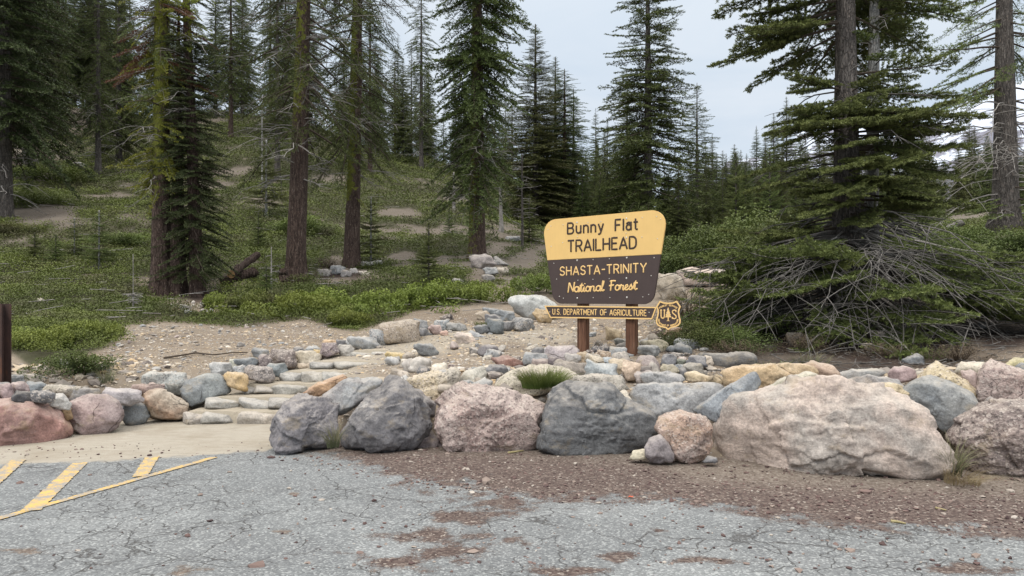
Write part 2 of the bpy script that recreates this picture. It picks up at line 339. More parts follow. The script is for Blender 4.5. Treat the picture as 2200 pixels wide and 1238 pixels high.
tag(hill, 'hillside of tan dirt and dark litter rising behind the stone wall', kind='structure')
# ------------------------------------------------------------------ yellow painted markings: sheets 4 mm over the lot
def paint_material():
    m, nt, b = material('worn_yellow_paint'); p = pos(nt)
    n = noise(nt, p, 7, 6, .75); n2 = noise(nt, p, 70, 3, .7)
    w = ramp(nt, math_n(nt, 'ADD', math_n(nt, 'MULTIPLY', n, .6), math_n(nt, 'MULTIPLY', n2, .4)), [(.44, 0.), (.54, .92)])
    setc(nt, b, mixc(nt, w, mixc(nt, n2, (.52, .34, .085), (.64, .44, .15)), (.25, .25, .25)), .8, n2, .5, .01); return m
M_PAINT = paint_material()
def lotp(u, v): d = CZ*F/(v-H0); return np.array([(u-U0)/F*d, d])
def stripe(pa, pb, w, label, k):
    a, b = lotp(*pa), lotp(*pb); t = (b-a)/np.linalg.norm(b-a); nrm = np.array([-t[1], t[0]])
    n = 60; s = np.linspace(0, 1, n)[:, None]; c = a+(b-a)*s; r = np.random.default_rng(k)
    wl = w/2*(1+.06*r.normal(size=(n, 1))); wr = w/2*(1+.06*r.normal(size=(n, 1)))
    L = c+nrm*wl; R = c-nrm*wr; P = np.concatenate([L, R]); Z = .007*fbm(np.stack([P[:, 0], P[:, 1], 0*P[:, 0]], 1)*1.3, 2, 3)*.86+.007+.0012*k
    j = np.arange(n-1)
    o = link('painted_line', mesh('painted_line', np.column_stack([P, Z]), [np.stack([j+n, j+n+1, j+1, j], 1)]), M_PAINT)
    tag(o, label, kind='structure')
stripe((-60, 1133), (461, 984), .075, 'long thin yellow line along the edge of the hatched bay', 0)
stripe((66, 1100), (172, 996), .135, 'broad yellow hatch bar running back from the corner of the line', 1)
stripe((301, 1026), (328, 982), .125, 'short broad yellow hatch bar nearest the stone steps', 2)
stripe((-40, 1062), (40, 990), .13, 'yellow hatch bar cut by the left edge of the lot', 3)
# ------------------------------------------------------------------ rock materials: base tint from the object's own colour
def rock_material(name, mode):
    m, nt, b = material(name)
    oi = NN(nt, 'ShaderNodeObjectInfo'); c0 = oi.outputs['Color']; rnd = oi.outputs['Random']
    off = NN(nt, 'ShaderNodeCombineXYZ', ins={0: math_n(nt, 'MULTIPLY', rnd, 71.), 1: math_n(nt, 'MULTIPLY', rnd, 37.), 2: math_n(nt, 'MULTIPLY', rnd, 53.)}).outputs[0]
    p = vmap(nt, coord(nt), loc=off)
    sec = NN(nt, 'ShaderNodeAttribute', attribute_type='OBJECT', attribute_name='second_colour').outputs['Color']
    big = noise(nt, p, 1.6, 5, .6, .6); mid = noise(nt, p, 7, 6, .68); fine = noise(nt, p, 45, 4, .7); vf = noise(nt, p, 160, 3, .7)
    col = mixc(nt, ramp(nt, big, [(.42, 0.), (.60, .9)]), c0, sec)
    var = ramp(nt, mid, [(.27, .60), (.5, 1.0), (.73, 1.36)])
    col = mixc(nt, 1., col, var, 'MULTIPLY')
    fv = ramp(nt, fine, [(.28, .66), (.5, 1.), (.72, 1.34)]); col = mixc(nt, 1., col, fv, 'MULTIPLY')
    ln = noise(nt, p, 3.3, 7, .75, .3)
    if mode == 'layered':
        wv = NN(nt, 'ShaderNodeTexNoise', ins={'Vector': vmap(nt, p, (1.6, 1.6, 5.5), rot=(.35, .3, 0)), 'Scale': 2.4, 'Detail': 6., 'Roughness': .65}).outputs['Fac']
        col = mixc(nt, 1., col, ramp(nt, wv, [(.3, .84), (.5, 1.), (.7, 1.1)]), 'MULTIPLY')
        h = math_n(nt, 'ADD', math_n(nt, 'MULTIPLY', wv, .45), math_n(nt, 'MULTIPLY', mid, .9))
    elif mode == 'speckled':
        sp = NN(nt, 'ShaderNodeTexVoronoi', ins={'Vector': p, 'Scale': 60.}); ss = NN(nt, 'ShaderNodeSeparateColor', ins={0: sp.outputs['Color']}).outputs[0]
        col = mixc(nt, ramp(nt, ss, [(.80, 0.), (.88, .55)]), col, (.55, .49, .44))
        col = mixc(nt, ramp(nt, ss, [(.08, .6), (.14, 0.)]), col, (.07, .06, .06))
        h = math_n(nt, 'ADD', mid, math_n(nt, 'MULTIPLY', sp.outputs['Distance'], .25))
    else:
        h = math_n(nt, 'MULTIPLY', mid, .8)
    cv = NN(nt, 'ShaderNodeTexVoronoi', feature='DISTANCE_TO_EDGE', ins={'Vector': NN(nt, 'ShaderNodeVectorMath', operation='ADD', ins={0: p, 1: NN(nt, 'ShaderNodeVectorMath', operation='SCALE', ins={0: NN(nt, 'ShaderNodeTexNoise', ins={'Vector': p, 'Scale': 5., 'Detail': 5.}).outputs['Color'], 'Scale': .16}).outputs[0]}).outputs[0], 'Scale': 2.3})
    ck = math_n(nt, 'MULTIPLY', ramp(nt, cv.outputs['Distance'], [(0., 1.), (.014, 0.)]), ramp(nt, noise(nt, p, 2.1, 3), [(.56, 0.), (.64, 1.)]))
    col = mixc(nt, math_n(nt, 'MULTIPLY', ck, .8), col, mixc(nt, 1., col, (.22, .20, .19), 'MULTIPLY'))
    st_ = noise(nt, vmap(nt, p, (1.3, 1.3, 2.2), loc=(5, 9, 2)), 2.3, 6, .7); col = mixc(nt, ramp(nt, st_, [(.56, 0.), (.66, .55)]), col, mixc(nt, .55, c0, (.42, .33, .20)))
    col = mixc(nt, ramp(nt, noise(nt, vmap(nt, p, loc=(3, 1, 7)), 4.5, 7, .75), [(.58, 0.), (.68, .6)]), col, mixc(nt, 1., c0, (.52, .52, .55), 'MULTIPLY'))
    # pale lichen / mineral crust blotches
    up = NN(nt, 'ShaderNodeSeparateXYZ', ins={0: NN(nt, 'ShaderNodeNewGeometry').outputs['Normal']}).outputs['Z']
    dust = math_n(nt, 'MULTIPLY', ramp(nt, up, [(.35, 0.), (.95, 1.)]), ramp(nt, mid, [(.35, .1), (.65, .55)])); col = mixc(nt, dust, col, (.40, .365, .315))
    col = mixc(nt, ramp(nt, ln, [(.60, 0.), (.68, .5)]), col, mixc(nt, .45, col, (.62, .60, .56)))
    col = mixc(nt, ramp(nt, vf, [(.64, 0.), (.72, .35)]), col, (.6, .58, .55))
    rg = NN(nt, 'ShaderNodeTexNoise', noise_type='RIDGED_MULTIFRACTAL', ins={'Vector': p, 'Scale': 3.6, 'Detail': 8., 'Roughness': .62}).outputs['Fac']
    h = math_n(nt, 'ADD', h, math_n(nt, 'MULTIPLY', rg, .22))
    h = math_n(nt, 'ADD', h, math_n(nt, 'ADD', math_n(nt, 'MULTIPLY', fine, .35), math_n(nt, 'MULTIPLY', ck, -.6)))
    setc(nt, b, col, .92, h, .7, .03); return m
ROCKM = {k: rock_material('rock_'+k, k) for k in ('plain', 'layered', 'speckled')}
_ico = {}
def ico(level):
    if level not in _ico:
        import bmesh
        bm = bmesh.new(); bmesh.ops.create_icosphere(bm, subdivisions=level, radius=1.)
        V = np.array([v.co[:] for v in bm.verts]); T = np.array([[v.index for v in f.verts] for f in bm.faces]); bm.free()
        _ico[level] = (V/np.linalg.norm(V, axis=1)[:, None], T)
    return _ico[level]
def rock_mesh(poly, thick, seed, k=14., level=5, facets=14, rough=.035, strata=0., front=None, box=False):
    """poly: (n,2) local x,z outline seen from the front (about its middle); thick: depth. Convex cut by tilted planes, chipped, then weathered."""
    r = np.random.default_rng(seed); poly = np.asarray(poly, float)
    c = poly.mean(0); q = poly-c
    area = .5*np.sum(q[:, 0]*np.roll(q[:, 1], -1)-np.roll(q[:, 0], -1)*q[:, 1])
    if area < 0: q = q[::-1]
    size = math.sqrt(np.ptp(q[:, 0])*np.ptp(q[:, 1])); N = []; Hh = []
    for a, b in zip(q, np.roll(q, -1, 0)):
        e = b-a; L = np.linalg.norm(e)
        if L < 1e-5: continue
        nx, nz = e[1]/L, -e[0]/L; h = nx*a[0]+nz*a[1]
        if h < .02*size: h = .02*size
        for s in (-1, 1):
            t = s*(r.uniform(.02, .30) if s < 0 else r.uniform(.1, .6)); w = math.sqrt(1+t*t)
            N.append((nx/w, t/w, nz/w)); Hh.append(h/w)
    D = thick/2
    hz = np.ptp(q[:, 1])/2
    for s in (-1, 1):
        for j in range(4):
            n = np.array([r.normal()*.45, s, r.normal()*.30 + (.15 if s < 0 else 0)]); n /= np.linalg.norm(n)
            N.append(n); Hh.append(D*r.uniform(.72, 1.05))
    if rough > .027:
        for j in range(2):
            n = np.array([r.normal()*.35, -r.uniform(.5, 1.0), 1.]); n /= np.linalg.norm(n); N.append(n); Hh.append((abs(n[1])*D+abs(n[2])*hz)*r.uniform(.66, .84))
    N = np.array(N); Hh = np.array(Hh)
    S, T = ico(level); k = k*3.6
    def radius(N, Hh, k): return (np.sum((np.maximum(S@N.T, 0)/Hh[None])**k, 1)+1e-12)**(-1./k)
    V = S*radius(N, Hh, k)[:, None]
    FN = []; FH = []
    for j in range(facets):
        n = r.normal(size=3); n[1] = -abs(n[1])*1.2 if r.random() < .75 else n[1]; n /= np.linalg.norm(n)
        FN.append(n); FH.append((V@n).max()*r.uniform(.78, .96))
    if facets:
        N2 = np.vstack([N, FN]); H2 = np.concatenate([Hh, FH]); V = S*radius(N2, H2, k*1.3)[:, None]
    # keep the traced outline: rescale each direction of the silhouette onto it
    qq = q
    for _ in range(0 if box else (0 if k > 46 else 1 if k > 24 else 2)): qq = np.stack([.82*qq+.18*np.roll(qq, -1, 0), .18*qq+.82*np.roll(qq, -1, 0)], 1).reshape(-1, 2)
    dens = np.concatenate([qq+(np.roll(qq, -1, 0)-qq)*t for t in np.linspace(0, 1, 12, endpoint=False)]); nb = 72
    def prof(P2):
        a = ((np.arctan2(P2[:, 1], P2[:, 0])/(2*np.pi)) % 1)*nb; rr = np.linalg.norm(P2, axis=1); out = np.zeros(nb); np.maximum.at(out, a.astype(int) % nb, rr)
        for i in range(nb):
            if out[i] == 0: out[i] = max(out[i-1], out[(i+1) % nb])
        return out
    pr_ = prof(dens)/np.maximum(prof(V[:, [0, 2]]), 1e-6); pr_ = (np.roll(pr_, 1)+2*pr_+np.roll(pr_, -1))/4
    a = ((np.arctan2(V[:, 2], V[:, 0])/(2*np.pi)) % 1)*nb-.5; i0 = np.floor(a).astype(int); ft = a-i0; sc_ = pr_[i0 % nb]*(1-ft)+pr_[(i0+1) % nb]*ft
    if not box: V = V*np.stack([sc_, np.ones_like(sc_), sc_], 1)
    s = size
    P = V/s + seed*1.37
    d = rough*(.45*fbm(P*1.7, seed, 3) + .34*fbm(P*5, seed+5, 4, ridge=True)-.1)
    if level >= 5: d = d+rough*(.34*fbm(P*13, seed+9, 4, ridge=True)+.20*fbm(P*30, seed+10, 2))
    # broken plates: each cell of the skin is a little plane of its own
    for (nc, am) in ((max(12, facets//2+5), 1.45), (facets*4+20, .5)) if level >= 4 else ((9, .9),):
        sd = V[r.integers(len(V), size=nc)]; PW = V+.03*s*np.stack([fbm(P*3, seed+40+i, 2) for i in range(3)], 1)
        own = np.zeros(len(V), int); bd = np.full(len(V), 1e9)
        for j in range(nc):
            dj = ((PW-sd[j])**2).sum(1); m = dj < bd; own[m] = j; bd[m] = dj[m]
        tl_ = r.normal(size=(nc, 3))*.35; of = r.uniform(-.5, .5, nc)
        d = d + rough*am*(np.clip(((V-sd[own])*tl_[own]).sum(1)/s*3.2, -.8, .8)+of[own]*.75)
    strata *= .45
    if strata:
        tilt = np.array([r.normal()*.25, r.normal()*.2, 1.]); tt = (P@tilt)*6 + 1.5*fbm(P*2, seed+3, 3)
        f_ = tt % 1.; d = d + strata*(np.where(f_ < .8, f_/.8, (1-f_)/.2)-.5)*sstep(-.15, .4, fbm(P*1.3, seed+4, 2))
    V = V + S*d[:, None]*s
    return V, T, c
def add_rock(px, d, label, col, sec=None, thick=.75, mat='plain', seed=1, k=14., level=4, facets=12, rough=.035, strata=0., name='boulder', cat='boulder', group=None, sink=.04, box=False):
    px = np.asarray(px, float)
    if d > 10.7 and name in ('boulder', 'stone'): d = on_ground((px[:, 0].min()+px[:, 0].max())/2, px[:, 1].max()-1.5)
    cu = (px[:, 0].min()+px[:, 0].max())/2; cv = px[:, 1].max()
    wpx = math.sqrt(np.ptp(px[:, 0])*np.ptp(px[:, 1]))
    th = thick*wpx/F*d; dc = d+th*.32
    C = np.array([(cu-U0)/F*dc, dc]); n = C/np.linalg.norm(C); right = np.array([n[1], -n[0]])
    P = []
    for (a, b) in px:
        ray = np.array([(a-U0)/F, 1., -(b-H0)/F]); t = (C@n)/(ray[:2]@n); w = ray*t
        P.append(((w[:2]-C)@right, w[2]+CZ))
    P = np.array(P); base = P[:, 1].min(); P[:, 1] -= base
    low = P[:, 1] < .12*np.ptp(P[:, 1]); P[low, 1] -= sink*np.ptp(P[:, 1])
    V, T, c = rock_mesh(P, th, seed, k, level, facets, rough, strata, None, box)
    V = V + np.array([c[0], 0, c[1]])
    o = link(name, mesh(name, V, [T], True), ROCKM[mat], None, (C[0], C[1], base))
    o.rotation_euler = (0, 0, -math.atan2(n[0], n[1]))
    g_ = sum(col)/3; col = tuple(g_+(q-g_)*.70 for q in col); o.color = (*[min(.75, q*1.08) for q in col], 1); sec = sec or tuple(min(1, a*1.25+.01) for a in col); o['second_colour'] = [float(s) for s in sec]
    tag(o, label, cat, group); return o
def blob(u0, v0, u1, v1, seed, n=9, sq=.62):
    """irregular outline filling a pixel box"""
    r = np.random.default_rng(seed); a = (np.arange(n)+r.uniform(-.42, .42, n)+r.uniform(0, 1))*2*np.pi/n
    c, s = np.cos(a), np.sin(a); e = r.uniform(.80, 1.06, n)
    x = np.sign(c)*abs(c)**sq*e; y = np.sign(s)*abs(s)**sq*e
    x = (x-x.min())/np.ptp(x); y = (y-y.min())/np.ptp(y)
    return np.stack([u0+(u1-u0)*x, v0+(v1-v0)*y], 1)
GREY=(.155,.155,.165); GV=(.165,.155,.165); BLUE=(.185,.205,.218); PALE=(.36,.365,.36); PINK=(.40,.30,.265); MAUVE=(.27,.20,.195); RED=(.27,.145,.125); TAN=(.37,.30,.22)
OCH=(.46,.32,.15); CREAM=(.47,.41,.31); BROWN=(.20,.165,.15); OLIVE=(.30,.28,.22); DARK=(.085,.083,.09); ORNG=(.43,.25,.15); LGREY=(.27,.28,.285)
# ---- the big boulders, outlines as they stand
B = [
 ([(-110,930),(-95,880),(-40,856),(30,855),(75,861),(110,872),(136,890),(153,922),(140,942),(105,953),(40,962),(-60,968)],8.05,'brick red boulder under the rusty post at the left end of the wall',RED,(.34,.20,.175),.8,'layered',18,5,16,.035,.02),
 ([(149,900),(151,864),(190,851),(232,847),(254,862),(267,892),(257,911),(225,926),(182,936),(160,926)],8.75,'mauve pink boulder beside the brick red one',MAUVE,(.33,.25,.24),.85,'layered',16,5,14,.035,.02),
 ([(257,894),(270,872),(297,863),(316,871),(321,890),(312,906),(290,914),(268,911)],9.35,'smooth bluish oval boulder between the mauve boulder and the tan one',BLUE,(.14,.155,.175),.9,'plain',7,4,4,.02,0),
 ([(305,852),(320,840),(345,837),(375,847),(403,864),(403,890),(390,898),(340,902),(321,896)],9.55,'tan and rust boulder at the left foot of the stone steps',TAN,(.30,.20,.14),.9,'layered',12,5,10,.035,.015),
 ([(387,838),(400,819),(440,802),(472,803),(491,825),(497,843),(470,853),(430,869),(405,874),(392,858)],9.9,'smooth blue grey slab boulder leaning at the left of the steps',BLUE,(.27,.29,.29),.8,'plain',14,5,8,.02,0),
 ([(580,950),(588,903),(610,868),(640,853),(700,856),(723,868),(725,930),(715,956),(690,967),(598,972)],7.72,'purple grey blocky boulder at the right foot of the steps',GV,(.20,.19,.20),.85,'plain',24,6,18,.042,.0),
 ([(717,938),(740,905),(800,843),(845,810),(874,818),(906,855),(920,885),(920,920),(905,946),(875,967),(790,967),(724,960)],7.72,'large dark grey boulder rising to a peak',(.135,.13,.14),(.175,.17,.175),.9,'plain',26,6,18,.042,0),
 ([(886,972),(900,945),(926,922),(948,945),(942,972)],7.95,'small purple brown wedge stone between the peaked boulder and the pink one',(.19,.15,.15),None,.8,'plain',16,4,8,.04,0),
 ([(929,915),(935,880),(962,850),(986,831),(1030,825),(1100,841),(1150,864),(1174,882),(1167,935),(1142,966),(1060,974),(960,972),(936,947)],7.7,'big rounded pink boulder with dark pits in its face',PINK,(.30,.22,.20),.85,'speckled',12,6,18,.055,0),
 ([(1150,955),(1160,895),(1185,838),(1222,819),(1305,824),(1350,862),(1405,890),(1416,935),(1372,970),(1300,979),(1180,974)],7.62,'broad charcoal boulder below the grass tuft with a whitish crust on its shoulder',(.115,.118,.125),(.16,.165,.17),.8,'layered',16,6,20,.04,.03),
 ([(1318,852),(1340,837),(1358,860),(1353,878),(1336,876)],8.0,'small cream chip wedged above the charcoal boulder',CREAM,None,.8,'plain',18,3,6,.03,0),
 ([(1349,842),(1368,825),(1460,821),(1548,826),(1562,842),(1500,885),(1440,905),(1380,895),(1354,872)],8.1,'wide grey boulder with pale veins behind the orange one',(.24,.245,.25),(.36,.365,.37),.8,'layered',16,5,12,.035,.02),
 ([(1486,882),(1530,848),(1590,813),(1624,798),(1637,826),(1612,852),(1582,882),(1546,908),(1508,893)],7.45,'smooth slate blue wedge tilted against the huge pink boulder',(.19,.215,.24),(.25,.27,.29),.75,'plain',20,5,8,.018,0),
 ([(1409,915),(1430,890),(1470,879),(1512,895),(1527,920),(1527,975),(1492,999),(1455,987),(1440,955),(1420,937)],7.12,'rounded orange pink boulder standing on end',(.42,.27,.19),(.33,.27,.25),.85,'speckled',12,5,12,.045,0),
 ([(1386,958),(1400,940),(1420,932),(1441,958),(1447,985),(1420,994),(1389,990)],7.1,'small mauve grey stone at the foot of the orange boulder',(.21,.18,.185),None,.9,'plain',11,4,8,.03,0),
 ([(1353,986),(1360,968),(1392,964),(1394,987)],7.2,'small flat yellow stone at the foot of the charcoal boulder',(.45,.40,.27),None,1.,'plain',14,3,6,.03,0),
 ([(1508,993),(1522,978),(1540,984),(1542,995)],7.05,'little grey stone tucked under the huge pink boulder',GREY,None,1.,'plain',10,3,6,.03,0),
 ([(1521,945),(1530,898),(1556,852),(1640,838),(1700,824),(1760,808),(1802,805),(1852,826),(1905,836),(1942,850),(1987,875),(2012,925),(2042,965),(2056,992),(2036,1012),(1990,1026),(1900,1022),(1790,1021),(1740,1024),(1680,1019),(1620,1015),(1560,1002),(1538,985)],6.72,'huge pale pink boulder with craggy face, biggest in the wall',(.46,.355,.29),(.33,.305,.28),.62,'layered',18,6,34,.038,.035),
 ([(2040,935),(2062,898),(2100,870),(2145,860),(2205,858),(2300,880),(2340,960),(2290,1032),(2150,1036),(2098,1027),(2058,987)],6.6,'speckled brown boulder at the right end of the wall',(.22,.17,.155),(.30,.24,.215),.8,'speckled',12,6,18,.05,0),
 ([(1938,850),(1955,820),(1985,809),(2040,819),(2087,845),(2104,875),(2099,897),(2060,917),(2030,927),(1993,887)],7.25,'blue grey boulder with an orange stain behind the huge pink one',(.18,.205,.225),(.25,.255,.25),.8,'plain',16,5,12,.035,.01),
 ([(1962,816),(1990,790),(2013,774),(2062,809),(2114,853),(2112,864),(2070,862),(2000,845)],7.65,'yellow ochre triangular rock above the blue grey boulder',(.47,.37,.20),(.50,.42,.28),.7,'speckled',20,5,10,.03,0),
 ([(2098,860),(2102,800),(2131,769),(2172,785),(2245,810),(2260,867),(2125,866)],7.3,'pink triangular boulder above the speckled brown one',PINK,(.33,.25,.225),.8,'speckled',18,5,14,.04,0),
 ([(2048,800),(2066,780),(2118,777),(2112,803),(2078,812)],8.05,'cream slab behind the yellow triangular rock',CREAM,None,.9,'plain',14,4,8,.03,0),
 ([(2064,802),(2084,792),(2102,805),(2103,838),(2078,835)],7.7,'small dusky pink stone between the yellow triangle and the pink triangle',(.33,.24,.22),None,.9,'plain',9,4,8,.03,0),
 ([(2150,790),(2180,769),(2215,770),(2230,792)],8.0,'mossy yellow stone at the far right top of the wall',(.40,.35,.16),None,.9,'plain',10,4,8,.03,0),
 ([(2170,800),(2195,778),(2240,785),(2245,815)],7.7,'blue grey stone at the right edge below the mossy yellow one',BLUE,None,.9,'plain',12,4,8,.03,0),
 ([(1908,806),(1919,790),(1945,785),(1968,795),(1969,812),(1942,822),(1916,819)],7.95,'round mauve pink stone left of the yellow triangular rock',(.31,.21,.205),None,.95,'plain',6,4,3,.02,0),
 ([(1552,797),(1560,787),(1640,784),(1690,776),(1745,788),(1763,800),(1745,835),(1600,834),(1553,828)],8.0,'long orange ochre boulder behind the slate wedge',(.47,.31,.14),(.50,.40,.27),.7,'layered',16,5,14,.04,.02),
 ([(1722,788),(1745,777),(1787,783),(1803,800),(1801,816),(1757,812)],8.15,'brown and orange stone resting at the end of the long ochre boulder',(.40,.27,.18),(.27,.20,.17),.8,'plain',12,4,8,.03,0),
 ([(1612,850),(1680,814),(1730,799),(1757,805),(1742,830),(1690,850)],7.35,'pale olive slab leaning on the back of the huge pink boulder',(.40,.37,.27),None,.6,'layered',16,5,8,.03,0),
 ([(1798,806),(1830,795),(1890,792),(1902,805),(1855,818),(1805,818)],8.3,'flat bluish slab under the fir twigs',(.28,.30,.31),(.36,.33,.30),.9,'layered',18,4,8,.03,.02),
 ([(1815,825),(1868,807),(1932,815),(1945,838),(1890,845)],7.65,'long brownish grey stone behind the right shoulder of the huge boulder',(.27,.26,.26),(.32,.27,.23),.8,'layered',14,4,8,.03,.02),
 ([(1872,832),(1905,819),(1938,828),(1944,850),(1890,850)],7.3,'ochre stone peeping over the right shoulder of the huge boulder',(.45,.35,.19),None,.7,'plain',10,4,6,.03,0),
 ([(2108,870),(2125,850),(2145,862),(2140,880)],7.05,'little grey brown stone on top of the speckled brown boulder',(.22,.19,.18),None,.9,'plain',12,3,6,.03,0),
 # second row
 ([(646,850),(690,820),(737,804),(746,815),(712,842),(668,856)],8.65,'rusty orange slab sloping along the right of the steps',(.40,.21,.12),(.42,.28,.17),.7,'plain',16,4,10,.03,0),
 ([(693,852),(745,813),(800,810),(827,815),(797,850),(742,888),(722,884)],8.15,'two toned grey and brown boulder above the purple grey block',LGREY,(.22,.185,.18),.8,'plain',18,5,12,.035,0),
 ([(870,830),(900,835),(936,868),(928,895),(885,885)],8.15,'brown grey slab behind the peaked boulder',(.20,.18,.18),None,.8,'plain',18,4,8,.03,0),
 ([(873,822),(900,804),(970,793),(992,805),(977,842),(935,868),(903,848)],8.65,'crumbly yellow and white boulder above the pink boulder',(.48,.38,.23),(.52,.48,.41),.8,'speckled',9,5,16,.075,0),
 ([(974,828),(1000,795),(1040,787),(1048,812),(1010,830),(985,836)],9.0,'yellowish grey leaning stone by the crumbly boulder',(.37,.35,.29),None,.8,'plain',14,4,8,.03,0),
 ([(1038,802),(1055,782),(1086,784),(1092,797),(1062,818)],9.2,'charcoal stone above the long yellow boulder',(.14,.14,.15),None,.9,'plain',12,4,8,.03,0),
 ([(1052,838),(1090,799),(1150,782),(1222,794),(1248,815),(1182,842),(1130,848)],8.55,'long pale yellow boulder behind the grass tuft',(.42,.37,.26),(.47,.43,.35),.8,'speckled',10,5,14,.045,0),
 ([(998,835),(1040,811),(1058,820),(1052,838)],8.5,'flat grey stone in front of the long yellow boulder',(.30,.30,.29),None,.8,'plain',15,3,6,.03,0),
 ([(1228,842),(1240,815),(1290,802),(1340,808),(1345,835),(1310,850)],8.3,'tan grey stone behind the charcoal boulder',(.30,.27,.22),None,.8,'speckled',12,4,10,.04,0),
]
for i, (px, d, lab, col, sec, th, mat, k, lev, fac, ro, stra) in enumerate(B):
    add_rock(px, d, lab, col, sec, th, mat, 100+i*7, k, lev, fac, ro, stra)
